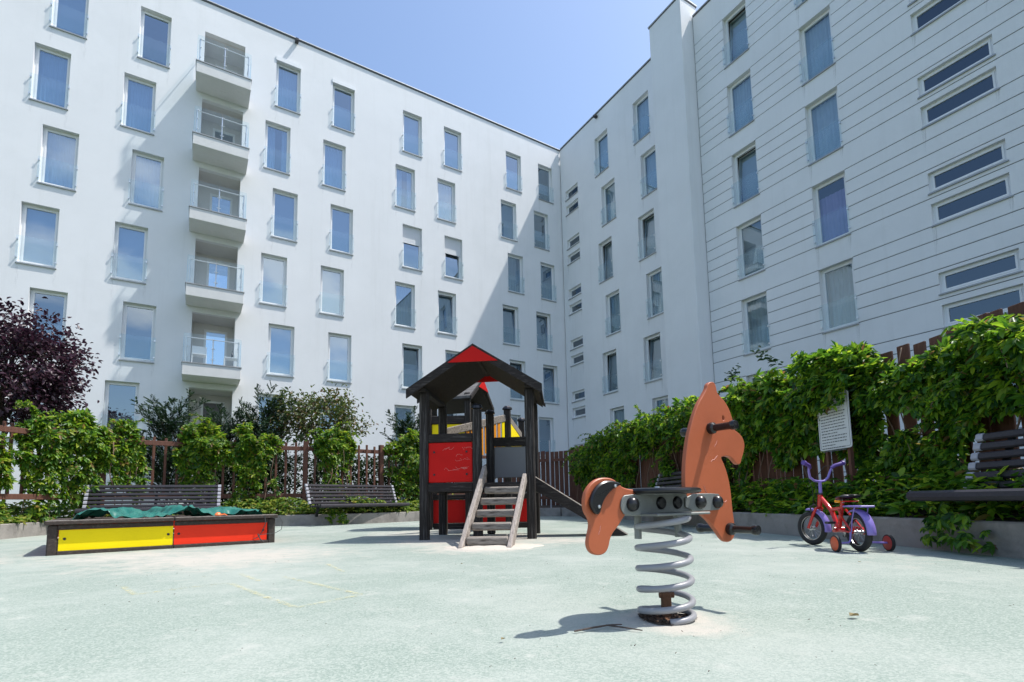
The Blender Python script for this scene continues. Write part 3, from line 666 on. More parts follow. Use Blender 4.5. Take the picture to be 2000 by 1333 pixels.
# ------------------------------------------------------------------ playhouse
PR = R(-5.5); PO = Vector((-1.1, 6.43, 0))
def PH(x, y, z): return Vector((PO.x + x * math.cos(PR) - y * math.sin(PR), PO.y + x * math.sin(PR) + y * math.cos(PR), z))
ph = thing('playhouse', 'dark timber playhouse with red gable, red panel, ladder and slide', 'playhouse', PO)
PW, PD = 1.33, 1.0
def pbox(nm, x0, x1, y0, y1, z0, z1, mt, parent=None, c=.008): return build(nm, MB().box(x0, x1, y0, y1, z0, z1, PH, c), M[mt], parent or ph)
h_ = .056
for (x, y, zt_) in ((0, 0, 1.84), (PW, 0, 1.84), (0, PD, 1.84), (PW, PD, 1.84)): pbox('post', x - h_, x + h_, y - h_, y + h_, -.05, zt_, 'dark_v', c=.014)
pbox('post', .615, .725, -h_, h_, .0, 1.62, 'dark_v', c=.016); pbox('post', .64, .75, PD - h_, PD + h_, .0, 1.72, 'dark_v', c=.016)
for (x, y, z) in ((.67, 0, 1.62), (.695, PD, 1.72)): build('post_cap', MB().lathe([(.075, 0), (.07, .03), (.045, .055), (.0, .062)], PH(x, y, z), (0, 0, 1), 12), M['bolt'], ph)
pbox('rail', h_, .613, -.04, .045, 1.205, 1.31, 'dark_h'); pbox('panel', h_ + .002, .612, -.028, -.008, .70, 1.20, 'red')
pbox('rail', h_, .613, -.045, .045, .585, .695, 'dark_h'); pbox('rail', .727, PW - h_, -.03, .045, .60, .69, 'dark_h')
pbox('rail', -.045, .045, h_, PD - h_, 1.205, 1.31, 'dark_y'); pbox('panel', .0, .018, h_, PD - h_, .70, 1.2, 'greypanel'); pbox('rail', -.04, .045, h_, PD - h_, .585, .695, 'dark_y')
pbox('rail', .752, PW - h_, PD - .04, PD + .04, 1.24, 1.37, 'dark_h'); pbox('panel', .752, PW - h_, PD - .01, PD + .01, .79, 1.235, 'greypanel'); pbox('rail', h_, PW - h_, PD - .04, PD + .04, .585, .70, 'dark_h')
pbox('rail', PW - .04, PW + .04, h_, PD - h_, .56, .66, 'dark_y')
dk = MB()
for k in range(9): dk.box(.05, PW - .05, .06 + k * .108, .06 + k * .108 + .10, .655, .69, PH, .004)
build('deck', dk, M['dark_h'], ph)
for (x, y, z) in ((.13, -.03, 1.08), (.54, -.03, 1.08), (.13, -.03, .80), (.54, -.03, .80)): build('bolt', MB().lathe([(.014, 0), (.012, .006), (.0, .009)], PH(x, y, z), (math.sin(PR), -math.cos(PR), 0), 10), M['bolt'], ph)
def gable_roof(T, xa, xb, y0, y1, ze, za, parent, mslope, mrafter, gable='red', gz=.2, d0=.11, d1=.045, both=True):
    """ridge along y; eaves at xa and xb"""
    xm = (xa + xb) / 2; sl = (za - ze) / (xm - xa)
    for (e, sgn) in ((xa, -1), (xb, 1)):
        th = .045
        build('roof_slope', MB().hexa([T(e, y0, ze - th), T(xm, y0, za - th), T(xm, y1, za - th), T(e, y1, ze - th), T(e, y0, ze), T(xm, y0, za), T(xm, y1, za), T(e, y1, ze)]), M[mslope], parent)
        build('ceiling_board', MB().hexa([T(e * .97 + xm * .03, y0 + .01, ze - th - .02), T(xm, y0 + .01, za - th - .03), T(xm, y1 - .01, za - th - .03), T(e * .97 + xm * .03, y1 - .01, ze - th - .02), T(e * .97 + xm * .03, y0 + .01, ze - th - .002), T(xm, y0 + .01, za - th - .012), T(xm, y1 - .01, za - th - .012), T(e * .97 + xm * .03, y1 - .01, ze - th - .002)]), M['dark_y'], parent)
        for ya, d in ((y0 - .03, d0), (y1 + .002, d1)):
            z0_ = .004; b_ = MB(); xe = e + sgn * .012
            b_.hexa([T(xe, ya, ze - d - .01), T(xm, ya, za - d), T(xm, ya + .028, za - d), T(xe, ya + .028, ze - d - .01), T(xe, ya, ze + z0_ - .01), T(xm, ya, za + z0_), T(xm, ya + .028, za + z0_), T(xe, ya + .028, ze + z0_ - .01)])
            build('barge_board', b_, M[mrafter], parent)
    for ya, g_, d in ((y0 - .046, gz, d0), (y1 + .032, .17, d1)) if both else ((y0 - .046, gz, d0),):
        zb_ = za - g_; w_ = (za - .03 - zb_) / sl
        build('gable_panel', MB().prism([(xm - w_, zb_), (xm + w_, zb_), (xm, za - .03)], lambda a, b_, dd: T(a, dd, b_), ya, ya + .014), M[gable], parent)
gable_roof(PH, -.16, PW + .16, -.20, PD + .05, 1.86, 2.385, ph, 'dark_y', 'dark_h', 'red', .225)
rb = MB().beam(PH(PW / 2, -.19, 2.31), PH(PW / 2, PD + .04, 2.31), .045, .05); build('ridge_beam', rb, M['dark_y'], ph)
for x in (0, PW): build('wall_plate', MB().box(x - .045, x + .045, -.14, PD + .04, 1.842, 1.885, PH, .006), M['dark_y'], ph)
# ladder
LA = [(.775, -.075, .85, .715, -1.33, -.03), (1.262, -.075, .74, 1.19, -1.33, -.03)]
for (xa, ya, za, xb, yb, zb_) in LA:
    build('ladder_rail', MB().beam(PH(xa, ya, za), PH(xb, yb, zb_), .048, .115, c=.008), M['grey_y'], ph)
for k in range(5):
    f_ = (k + .6) / 5.4; y = -1.33 + (1.29) * f_; z = -.03 + .70 * f_; xa = .715 + .06 * f_ + .03; xb = 1.19 + .072 * f_ - .03
    build('ladder_tread', MB().box(xa, xb, y - .055, y + .065, z - .02, z + .062, PH, .014), M['grey_h'], ph)
# slide
s0 = Vector((PW + .03, .30, .70)); 
for yy in (.27, .75):
    b_ = MB(); b_.hexa([PH(PW + .01, yy - .02, .60), PH(PW + 1.03, yy - .02, -.01), PH(PW + 1.03, yy + .02, -.01), PH(PW + .01, yy + .02, .60), PH(PW + .01, yy - .02, .775), PH(PW + 1.17, yy - .02, .012), PH(PW + 1.17, yy + .02, .012), PH(PW + .01, yy + .02, .775)])
    build('slide_side', b_, M['dark_h'], ph)
    b_ = MB(); b_.hexa([PH(PW + .01, yy - .021, .776), PH(PW + 1.17, yy - .021, .013), PH(PW + 1.17, yy + .021, .013), PH(PW + .01, yy + .021, .776), PH(PW + .01, yy - .012, .788), PH(PW + 1.18, yy - .012, .024), PH(PW + 1.18, yy + .012, .024), PH(PW + .01, yy + .012, .788)])
    build('slide_edge', b_, M['grey_h'], ph)
b_ = MB(); b_.hexa([PH(PW - .05, .29, .690), PH(PW + 1.10, .29, -.004), PH(PW + 1.10, .73, -.004), PH(PW - .05, .73, .690), PH(PW - .05, .29, .700), PH(PW + 1.12, .29, .006), PH(PW + 1.12, .73, .006), PH(PW - .05, .73, .700)])
build('slide_chute', b_, M['steel'], ph)
# rear tower, ramp and low wall (same climbing frame)
def wb(nm, x0, x1, y0, y1, z0, z1, mt, c=.008): return build(nm, MB().box(x0, x1, y0, y1, z0, z1, None, c), M[mt], ph)
for (x, y) in ((-1.44, 8.85), (-.76, 8.85), (-1.5, 9.85), (-.76, 9.85)): wb('post', x - .055, x + .055, y - .055, y + .055, -.05, 2.36, 'dark_v', .014)
wb('rail', -1.385, -.815, 8.81, 8.89, 1.815, 1.955, 'dark_h'); wb('panel', -1.385, -.815, 8.84, 8.86, 1.40, 1.81, 'yellow'); wb('rail', -1.385, -.815, 8.81, 8.89, 1.28, 1.395, 'dark_h')
wb('rail', -1.50, -1.42, 8.91, 9.79, 1.815, 1.955, 'dark_y'); wb('panel', -1.47, -1.45, 8.91, 9.79, 1.40, 1.81, 'yellow')
wb('panel', -1.38, .24, 8.94, 8.96, .10, .50, 'red'); wb('rail', -1.38, .30, 8.915, 8.985, .0, .098, 'dark_h'); wb('rail', -1.38, .30, 8.915, 8.985, .502, .59, 'dark_h')
wb('deck', -1.44, -.80, 8.9, 9.8, 1.25, 1.285, 'dark_h')
_g = Vector((-.50, 9.35, 0)); _rd = Vector((-.966, .259, 0)); _ac = Vector((.259, .966, 0))
T2 = lambda x, y, z: _g + _rd * y + _ac * x + Vector((0, 0, z))    # ridge runs left and slightly away
gable_roof(T2, -.66, .66, .04, 1.0, 2.29, 2.72, ph, 'shingle', 'dark_y', 'red', .20, .07, .07)
wb('post', -.13, -.01, 8.64, 8.76, -.05, 2.02, 'dark_v', .02); wb('post', .13, .25, 9.74, 9.86, -.05, 1.99, 'dark_v', .02)
for (x, y, z) in ((-.07, 8.7, 2.02), (.19, 9.8, 1.99)): build('post_cap', MB().lathe([(.085, 0), (.08, .03), (.05, .06), (.0, .07)], (x, y, z), (0, 0, 1), 12), M['bolt'], ph)
build('handrail', MB().beam((-1.02, 7.66, 1.50), (-.11, 8.66, 1.87), .05, .12, c=.008), M['grey_h'], ph)
build('handrail', MB().beam((-.05, 8.78, 1.87), (.17, 9.72, 1.70), .05, .12, c=.008), M['grey_h'], ph)
build('panel', MB().hexa([(-.04, 8.8, 1.35), (.16, 9.7, 1.25), (.18, 9.7, 1.25), (-.02, 8.8, 1.35), (-.04, 8.8, 1.80), (.16, 9.7, 1.64), (.18, 9.7, 1.64), (-.02, 8.8, 1.80)]), M['yellow'], ph)
for k in range(13):
    f_ = (k + .5) / 13; x = -1.0 + .89 * f_; y = 7.68 + .97 * f_; z = 1.445 + .365 * f_
    build('ramp_slat', MB().beam((x, y, z - .45), (x, y, z), .016, .058, up=(.68, .73, 0)), M['orange' if k % 3 else 'yellow'], ph)
build('ramp', MB().hexa([(-1.0, 7.62, .62), (-.45, 7.55, .62), (.15, 8.65, 1.2), (-.2, 8.75, 1.2), (-1.0, 7.62, .66), (-.45, 7.55, .66), (.15, 8.65, 1.24), (-.2, 8.75, 1.24)]), M['dark_h'], ph)
# chalky scratches on the red panel
for k in range(9):
    x0 = .2 + random.uniform(0, .3); z0 = 1.02 + random.uniform(-.16, .13); pts = [PH(x0 + .02 * j * random.uniform(.5, 1.6), -.0286, z0 + random.uniform(-.022, .022)) for j in range(random.randint(4, 9))]
    build('scratch', MB().tube(pts, .0013, 4), M['scratch'], ph)

# ------------------------------------------------------------------ sandbox
SA = Vector((-4.66, 5.19, 0)); sx = Vector((.786, .617, 0)).normalized(); sy = Vector((-sx.y, sx.x, 0)); SW = 2.12; SH = .345
def SB(x, y, z): return SA + sx * x + sy * y + Vector((0, 0, z))
sb = thing('sandbox', 'square timber sandbox with yellow and red side panels', 'sandbox', SA)
def sbox(nm, x0, x1, y0, y1, z0, z1, mt, parent=None, c=.006): return build(nm, MB().box(x0, x1, y0, y1, z0, z1, SB, c), M[mt], parent or sb)
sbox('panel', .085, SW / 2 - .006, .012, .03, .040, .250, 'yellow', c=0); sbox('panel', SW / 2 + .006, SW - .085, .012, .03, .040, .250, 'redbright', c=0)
for (a, b_) in ((.075, SW / 2 - .004), (SW / 2 + .004, SW - .075)):
    sbox('plank', a, b_, -.002, .04, .252, .302, 'rimwood'); sbox('plank', a, b_, -.006, .04, -.02, .038, 'rimwood')
    rbd = sbox('rim_board', a - .10 if a < .5 else a, b_ + (.0 if b_ < SW * .7 else .10), -.045, .12, .304, .343, 'rimwood'); sbox('weathered_sunlit_top', a - .095 if a < .5 else a + .005, b_ + (-.005 if b_ < SW * .7 else .095), -.040, .115, .3432, .347, 'rimtop', rbd, 0)
for (x, y) in ((0.035, .035), (SW - .035, .035), (.035, SW - .035), (SW - .035, SW - .035)): sbox('post', x - .04, x + .04, y - .04, y + .04, -.03, .30, 'rimwood', c=.01)
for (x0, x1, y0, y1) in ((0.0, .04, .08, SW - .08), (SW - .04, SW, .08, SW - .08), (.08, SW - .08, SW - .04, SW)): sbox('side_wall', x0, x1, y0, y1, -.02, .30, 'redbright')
for (x0, x1, y0, y1) in ((-.04, .11, .125, SW + .04), (SW - .11, SW + .04, .125, SW + .04), (.115, SW - .115, SW - .11, SW + .04)): sbox('rim_board', x0, x1, y0, y1, .304, .345, 'rimwood')
sbox('sand', .05, SW - .05, .05, SW - .05, .0, .16, 'sand', c=0)
for x in (.13, SW / 2 - .05, SW / 2 + .05, SW - .13): build('bolt', MB().lathe([(.014, 0), (.012, .006), (.0, .009)], SB(x, .012, .16), -sy, 10), M['bolt'], sb)
# crumpled tarpaulin
gx, gy = 110, 60; V = []
def ridge(x, c, wd): return math.exp(-((x - c) / wd) ** 2)
from mathutils import noise as mnoise
for j in range(gy):
    for i in range(gx):
        x = .12 + 1.93 * i / (gx - 1); y = .16 + 1.5 * j / (gy - 1); q = Vector((x * 3.1, y * 3.1, 1.7)); q2 = Vector((x * 8.5, y * 7, 4.1))
        nz1 = mnoise.noise(q); nz2 = abs(mnoise.noise(q2))
        z = .415 + .07 * nz1 - .10 * nz2 + .095 * ridge(x + .15 * y, 1.25, .10) + .055 * ridge(x - .2 * y, .35, .22) + .05 * ridge(x + .1 * y, 1.78, .18) - .02
        ed = min(i, gx - 1 - i, 6) / 6; ey_ = min(j, 4) / 4
        z = z * (.72 + .28 * ed * 1.0) + .02 * (1 - ey_) if ed < 1 else z - .03 * (1 - ey_)
        V.append(SB(x + .03 * mnoise.noise(q2 * .7), y + .05 * mnoise.noise(q), max(z, .18)))
mb = MB(); mb.add(V, [(j * gx + i, j * gx + i + 1, (j + 1) * gx + i + 1, (j + 1) * gx + i) for j in range(gy - 1) for i in range(gx - 1)])
tp = build('tarpaulin', mb, M['tarp'], smooth='all', fix=False); tag(tp, 'crumpled green tarpaulin bunched up inside the sandbox', 'tarpaulin')
ty = MB(); ty.lathe([(.0, 0), (.03, .004), (.036, .015), (.027, .034), (.012, .042), (.0, .045)], SB(1.50, .06, .347), (0, 0, 1), 14); ty.tube([SB(1.52, .06, .36), SB(1.57, .05, .366), SB(1.595, .05, .352)], [.008, .008, .004], 8)
tag(build('sand_toy', ty, pm('orange_toy', (.85, .20, .05), .4, .05), smooth=True), 'small orange toy lying on the front rim of the sandbox', 'toy')
wr_ = MB(); wr_.tube([SB(1.99, -.05, .34), SB(2.00, -.07, .25), SB(1.97, -.05, .15), SB(1.93, -.03, .08), SB(1.88, -.03, .06)], .005, 5); wr_.tube([SB(2.16, -.02, .33), SB(2.20, -.04, .26), SB(2.19, -.05, .16), SB(2.12, -.05, .12), SB(2.0, -.05, .11), SB(1.92, -.04, .10)], .004, 5)
wr_.tube([SB(1.92, -.04, .12), SB(1.95, -.045, .05), SB(1.99, -.04, .02)], .007, 5)
tag(build('cord', wr_, M['wire']), 'thin dark cord hanging from the right corner of the sandbox', 'cord')

# ------------------------------------------------------------------ spring horse
HT = R(32); hh = Vector((math.cos(HT), math.sin(HT), 0)); hn = Vector((hh.y, -hh.x, 0)); HP = Vector((.57, 1.99, 0))
def HS(t, z, o=0.0): q = HP + hh * t + hn * o; return Vector((q.x, q.y, z))
horse = thing('spring_horse', 'terracotta horse rocker on a grey coil spring', 'spring rider', HP)
def rounded(poly, n=2):
    for _ in range(n):
        q = []
        for a, b_ in zip(poly, poly[1:] + poly[:1]): q += [(a[0] * .75 + b_[0] * .25, a[1] * .75 + b_[1] * .25), (a[0] * .25 + b_[0] * .75, a[1] * .25 + b_[1] * .75)]
        poly = q
    return poly
REAR = [(-0.159, 0.485), (-0.202, 0.492), (-0.221, 0.504), (-0.24, 0.519), (-0.264, 0.527), (-0.292, 0.529), (-0.316, 0.526), (-0.34, 0.517), (-0.364, 0.499), (-0.381, 0.477), (-0.389, 0.452), (-0.389, 0.427), (-0.383, 0.407), (-0.37, 0.391), (-0.364, 0.376), (-0.364, 0.359), (-0.37, 0.339), (-0.377, 0.32), (-0.38, 0.3), (-0.375, 0.283), (-0.363, 0.269), (-0.345, 0.261), (-0.326, 0.259), (-0.305, 0.263), (-0.291, 0.273), (-0.282, 0.289), (-0.276, 0.311), (-0.263, 0.332), (-0.235, 0.355), (-0.203, 0.391), (-0.17, 0.417), (-0.12, 0.448), (-.11, .485)]
FRONT = [(0.154, 0.421), (0.197, 0.399), (0.236, 0.381), (0.27, 0.357), (0.313, 0.316), (0.335, 0.291), (0.357, 0.273), (0.38, 0.266), (0.409, 0.273), (0.426, 0.291), (0.431, 0.319), (0.426, 0.36), (0.421, 0.403), (0.419, 0.452), (0.414, 0.502), (0.401, 0.552), (0.383, 0.592), (0.364, 0.618), (0.375, 0.627), (0.417, 0.631), (0.444, 0.623), (0.463, 0.607), (0.482, 0.595), (0.5, 0.598), (0.507, 0.616), (0.526, 0.647), (0.537, 0.676), (0.534, 0.696), (0.523, 0.715), (0.498, 0.731), (0.47, 0.741), (0.466, 0.776), (0.456, 0.805), (0.439, 0.839), (0.412, 0.868), (0.382, 0.885), (0.365, 0.9), (0.36, 0.933), (0.346, 0.942), (0.326, 0.939), (0.31, 0.927), (0.304, 0.91), (0.281, 0.881), (0.243, 0.839), (0.214, 0.792), (0.188, 0.74), (0.168, 0.691), (0.151, 0.631), (0.139, 0.572), (0.134, 0.514), (0.134, 0.473)]
build('hind_body', MB().prism(rounded(REAR), HS, -.0095, .0095, .0035), M['hpl'], horse, smooth=True)
# head and neck with a real eye hole: two halves split along a line through the eye
fr = rounded(FRONT); ev = [(.4 + .011 * math.cos(a), .791 + .014 * math.sin(a)) for a in [2 * math.pi * k / 16 for k in range(16)]]
me = MB()
cu = bpy.data.curves.new('horse_outline', 'CURVE'); cu.dimensions = '2D'; cu.fill_mode = 'BOTH'; cu.extrude = .006; cu.bevel_depth = .0035; cu.bevel_resolution = 2
for loop in (fr, ev[::-1]):
    sp = cu.splines.new('POLY'); sp.points.add(len(loop) - 1)
    for p_, (a, b_) in zip(sp.points, loop): p_.co = (a, b_, 0, 1)
    sp.use_cyclic_u = True
co = bpy.data.objects.new('tmp', cu); COL.objects.link(co)
dg = bpy.context.evaluated_depsgraph_get(); hm = bpy.data.meshes.new_from_object(co.evaluated_get(dg)); bpy.data.objects.remove(co)
vv = [HS(v.co.x, v.co.y, v.co.z) for v in hm.vertices]; ff = [tuple(p.vertices) for p in hm.polygons]
hd = build('head_and_neck', MB().add(vv, ff), M['hpl'], horse, smooth=True)
STRIP = [(-0.223, 0.504), (-0.251, 0.515), (-0.282, 0.518), (-0.31, 0.515), (-0.337, 0.502), (-0.36, 0.479), (-0.371, 0.456), (-0.374, 0.434), (-0.365, 0.416), (-0.352, 0.401), (-0.336, 0.4), (-0.327, 0.415), (-0.32, 0.435), (-0.306, 0.456), (-0.284, 0.476), (-0.259, 0.492)]
for sgn in (1, -1):
    build('tail', MB().prism(rounded(STRIP), lambda a, b_, d, s=sgn: HS(a, b_, d * s), .0100, .028, .005), M['blackrub'], horse, smooth=True)
    for (a, b_) in ((-.261, .499), (-.34, .427)): build('screw', MB().lathe([(.0065, 0), (.006, .003), (0, .004)], HS(a, b_, .0285 * sgn), hn * sgn, 10), M['steel'], horse)
    def knobbed(nm, t, z, L, r):
        build(nm, MB().lathe([(r * 1.5, 0), (r * 1.65, .008), (r * 1.5, .02), (r, .026), (r * .98, .05), (r, L - .03), (r * 1.2, L - .024), (r * 1.3, L - .012), (r * 1.15, L - .002), (0, L)], HS(t, z, .0098 * sgn), hn * sgn, 18), M['blackgrip'], horse, smooth=True)
    knobbed('handle', .305, .74, .125, .0155); knobbed('foot_peg', .392, .318, .135, .0165)
    # brackets
    br = rounded([(-.205, .392), (-.222, .41), (-.226, .432), (-.218, .455), (-.20, .468), (-.06, .468), (-.06, .392)], 1)
    build('bracket', MB().prism(br, lambda a, b_, d, s=sgn: HS(a, b_, d * s), .0098, .0165, .0015), M['galv'], horse, smooth=True)
    bf = rounded([(.12, .398), (.325, .398), (.338, .41), (.338, .458), (.325, .468), (.12, .468)], 1)
    build('bracket', MB().prism(bf, lambda a, b_, d, s=sgn: HS(a, b_, d * s), .0098, .0165, .0015), M['galv'], horse, smooth=True)
    for (a, b_) in ((-.172, .432), (.205, .434), (.312, .433)):
        build('bolt_cap', MB().lathe([(.027, 0), (.027, .006), (.023, .016), (.013, .023), (0, .025)], HS(a, b_, .0166 * sgn), hn * sgn, 16), M['blackrub'], horse, smooth=True)
    build('side_plate', MB().box(-.10, .155, .003 * sgn if sgn > 0 else -.009, .009 if sgn > 0 else -.003, .398, .468, lambda t, o, z: HS(t, z, o)), M['galv'], horse)
    for a in (-.012, .08): build('bolt_cap', MB().lathe([(.025, 0), (.025, .004), (.02, .010), (0, .012)], HS(a, .434, .0092 * sgn), hn * sgn, 16), M['blackrub'], horse, smooth=True)
build('mount_plate', MB().box(-.13, .16, -.10, .10, .388, .3975, lambda t, o, z: HS(t, z, o), .003), M['galv'], horse)
build('seat', MB().lathe([(.0, .0), (.140, .0), (.149, .004), (.152, .011), (.149, .018), (.138, .022), (.0, .022)], HS(-.005, .469), (0, 0, 1), 40), M['blackrub'], horse, smooth=True)
for (t, o) in ((-.05, .03), (.05, -.03)): build('screw', MB().lathe([(.011, 0), (.01, .004), (0, .005)], HS(t, .491, o), (0, 0, 1), 12), M['steel'], horse)
pts = []; SR_, wr0 = .096, .0122
a0 = -math.pi * .55; a1 = math.pi + 2 * math.pi * 4.62
for i in range(281):
    a = a0 + (a1 - a0) * i / 280; z = .0775 * (a - math.pi) / (2 * math.pi) + .034
    z = max(z, .008 + .012 * i / 280 * 20 if i < 14 else .02); z = min(z, .384)
    pts.append((HP.x + SR_ * math.cos(a), HP.y + SR_ * math.sin(a), z))
build('coil_spring', MB().tube(pts, wr0, 14), M['spring'], horse, smooth='all')
for k, (a, dz) in enumerate(((math.pi * 1.02, .0), (math.pi * .2, 0))):
    cl = MB().tube([(HP.x + SR_ * math.cos(a), HP.y + SR_ * math.sin(a), .30), (HP.x + .98 * SR_ * math.cos(a), HP.y + .98 * SR_ * math.sin(a), .39)], .014, 8); build('spring_clamp', cl, M['galv'], horse)
bs = MB().lathe([(.085, 0), (.08, .004), (.0, .005)], (HP.x, HP.y, .0), (0, 0, 1), 24); build('base_plate', bs, M['rust'], horse)
an = MB().box(HP.x - .012, HP.x + .022, HP.y + .0, HP.y + .03, .0, .095, None, .004); an.tube([(HP.x - .02, HP.y + .015, .085), (HP.x + .035, HP.y + .015, .085)], .011, 8); build('anchor', an, M['rust'], horse)
for (a, b_, L_, an) in ((.30, .60, .05, .5), (.245, .50, .035, -1.1), (.33, .665, .03, .9), (-.33, .33, .03, 1.2), (.36, .43, .028, .2)):
    build('scratch', MB().tube([HS(a + L_ * k / 4 * math.cos(an), b_ + L_ * k / 4 * math.sin(an) + .003 * math.sin(k * 2.1), .0098) for k in range(5)], .0009, 4), M['scratch'], horse)
# torn hole in the rubber with debris round the spring foot
mb = MB(); vs = []; n = 48
for k in range(n):
    a = 2 * math.pi * k / n; r = .100 + .014 * math.sin(3 * a + 1) + random.uniform(-.006, .006); vs.append((HP.x + r * math.cos(a) * 1.02, HP.y + r * math.sin(a), .0045))
mb.add(vs, [tuple(range(n))]); struct(build('soil_patch', mb, M['dirt'], origin=(HP.x, HP.y, .0045), fix=False))
def chips(name, n, cx, cy, rad, smin, smax, material, z=.006):
    V = []; Q = []
    for k in range(n):
        a = rng.uniform(0, 2 * math.pi); r = rad * math.sqrt(rng.uniform()); s_ = rng.uniform(smin, smax); o = np.array([cx + r * math.cos(a), cy + r * math.sin(a), z + rng.uniform(0, .004)])
        b0 = len(V); rot = rng.uniform(0, 6.28); ax = np.array([math.cos(rot), math.sin(rot), rng.uniform(-.3, .6)]); bx = np.array([-math.sin(rot), math.cos(rot), rng.uniform(-.2, .4)])
        for (p, q) in ((-1, -.3), (.2, -.6), (1, .1), (-.1, .6)): V.append(o + ax * p * s_ + bx * q * s_ * .7)
        for p in range(4): V.append(V[b0 + p] + np.array([0, 0, .3 * s_]))
        Q += [[b0 + 4, b0 + 5, b0 + 6, b0 + 7], [b0, b0 + 1, b0 + 5, b0 + 4], [b0 + 1, b0 + 2, b0 + 6, b0 + 5], [b0 + 2, b0 + 3, b0 + 7, b0 + 6], [b0 + 3, b0, b0 + 4, b0 + 7]]
    return struct(raw(name, np.array(V), np.array(Q), material), 'stuff')
chips('wood_chips', 170, HP.x, HP.y, .098, .004, .012, M['dirt'])
tw = MB(); tw.tube([(.20, 1.80, .008), (.27, 1.83, .012), (.33, 1.87, .010), (.38, 1.885, .008)], [.003, .0035, .003, .002], 6); tw.tube([(.32, 1.865, .011), (.37, 1.83, .011), (.43, 1.795, .008)], [.003, .0028, .002], 6)
tag(build('twig', tw, M['bark']), 'forked dark twig lying in the shadow of the spring horse', 'twig')

# ------------------------------------------------------------------ child's bicycle
bk = thing('child_bicycle', 'red and purple child\'s bicycle with training wheels parked by the kerb', 'bicycle', (2.765, 4.17, 0))
bf_ = Vector((.05, 1, 0)).normalized(); br_ = Vector((bf_.y, -bf_.x, 0)); BO = Vector((2.765, 4.17, 0))
def BK(x, y, z): return BO + bf_ * x + br_ * y + Vector((0, 0, z))
STE = R(20); hp = BK(.535, 0, 0)
def ST_(x, y, z):      # steered assembly: rotates to the left about the head tube
    dx = x - .535; c, s_ = math.cos(STE), math.sin(STE); return BK(.535 + dx * c + y * s_, -dx * s_ + y * c, z)
def wheel(T, cx, nm='wheel'):
    r = .155; ax = (T(cx, 1, .155) - T(cx, 0, .155)).normalized(); c = T(cx, 0, .155)
    u = Vector((0, 0, 1)); v = ax.cross(u).normalized()
    ring = lambda rr, n=44: [c + u * rr * math.cos(2 * math.pi * k / n) + v * rr * math.sin(2 * math.pi * k / n) for k in range(n)]
    w_ = build(nm, MB().tube(ring(r - .026), .026, 10, closed=True), M['tyre'], bk, smooth='all')
    mb = MB(); n = 44; pr = [(-.015, .112), (-.015, .105), (.015, .105), (.015, .112)]; vs = []
    for k in range(n):
        a = 2 * math.pi * k / n
        for o, rr in pr: vs.append(c + (u * math.cos(a) + v * math.sin(a)) * rr + ax * o)
    mb.add(vs, [(k * 4 + j, k * 4 + (j + 1) % 4, ((k + 1) % n) * 4 + (j + 1) % 4, ((k + 1) % n) * 4 + j) for k in range(n) for j in range(4)])
    build('rim', mb, M['chrome'], w_)
    build('hub', MB().lathe([(.012, -.04), (.012, -.022), (.022, -.02), (.022, -.017), (.012, -.014), (.012, .014), (.022, .017), (.022, .02), (.012, .022), (.012, .04)], c, ax, 12), M['chrome'], w_)
    sp = MB()
    for k in range(16):
        a = 2 * math.pi * k / 16; s_ = 1 if k % 2 else -1
        sp.tube([c + ax * .018 * s_ + (u * math.cos(a + .5 * s_) + v * math.sin(a + .5 * s_)) * .02, c + (u * math.cos(a) + v * math.sin(a)) * .107], .0014, 4)
    build('spokes', sp, M['chrome'], w_)
wheel(BK, 0); wheel(ST_, .64)
def btube(nm, pts, r, mt, seg=10): return build(nm, MB().tube(pts, r, seg), M[mt], bk, smooth=True)
f_ = MB(); f_.tube([BK(.525, 0, .44), BK(.43, 0, .375), BK(.36, 0, .318), BK(.29, 0, .20), BK(.27, 0, .165)], .019, 10); f_.tube([BK(.545, 0, .355), BK(.518, 0, .468)], .021, 12); f_.tube([BK(.37, 0, .325), BK(.20, 0, .345)], .014, 10); f_.tube([BK(.185, 0, .40), BK(.27, 0, .155)], .016, 10)
for s_ in (-1, 1): f_.tube([BK(.205, .03 * s_, .33), BK(.12, .045 * s_, .25), BK(0, .05 * s_, .155)], .009, 8); f_.tube([BK(.27, .025 * s_, .16), BK(0, .05 * s_, .15)], .009, 8)
f_.lathe([(.024, -.045), (.024, .045)], BK(.27, 0, .16), br_, 12); build('frame', f_, M['bikered'], bk, smooth=True)
f_ = MB()
for s_ in (-1, 1): f_.tube([ST_(.548, .0, .345), ST_(.552, .036 * s_, .335), ST_(.58, .042 * s_, .28), ST_(.64, .046 * s_, .155)], .0125, 10)
build('fork', f_, M['bikered'], bk, smooth=True)
btube('stem', [BK(.517, 0, .468), BK(.512, 0, .575)], .014, 'purple')
btube('head_nut', [BK(.519, 0, .46), BK(.517, 0, .475)], .023, 'black_plastic', 14)
hb = [ST_(.50, -.135, .705), ST_(.515, -.125, .67), ST_(.525, -.105, .615), ST_(.52, -.06, .585), ST_(.515, 0, .578), ST_(.52, .06, .585), ST_(.525, .105, .615), ST_(.515, .125, .67), ST_(.50, .135, .705)]
btube('handlebar', hb, .0105, 'purple')
for s_ in (-1, 1):
    g_ = MB(); g_.tube([ST_(.50, .125 * s_, .70), ST_(.485, .15 * s_, .722), ST_(.465, .22 * s_, .742)], [.0145, .0165, .0165], 12); g_.tube([ST_(.466, .218 * s_, .7415), ST_(.462, .235 * s_, .746)], [.023, .021], 12); build('handlebar_grip', g_, M['purple_dark'], bk, smooth=True)
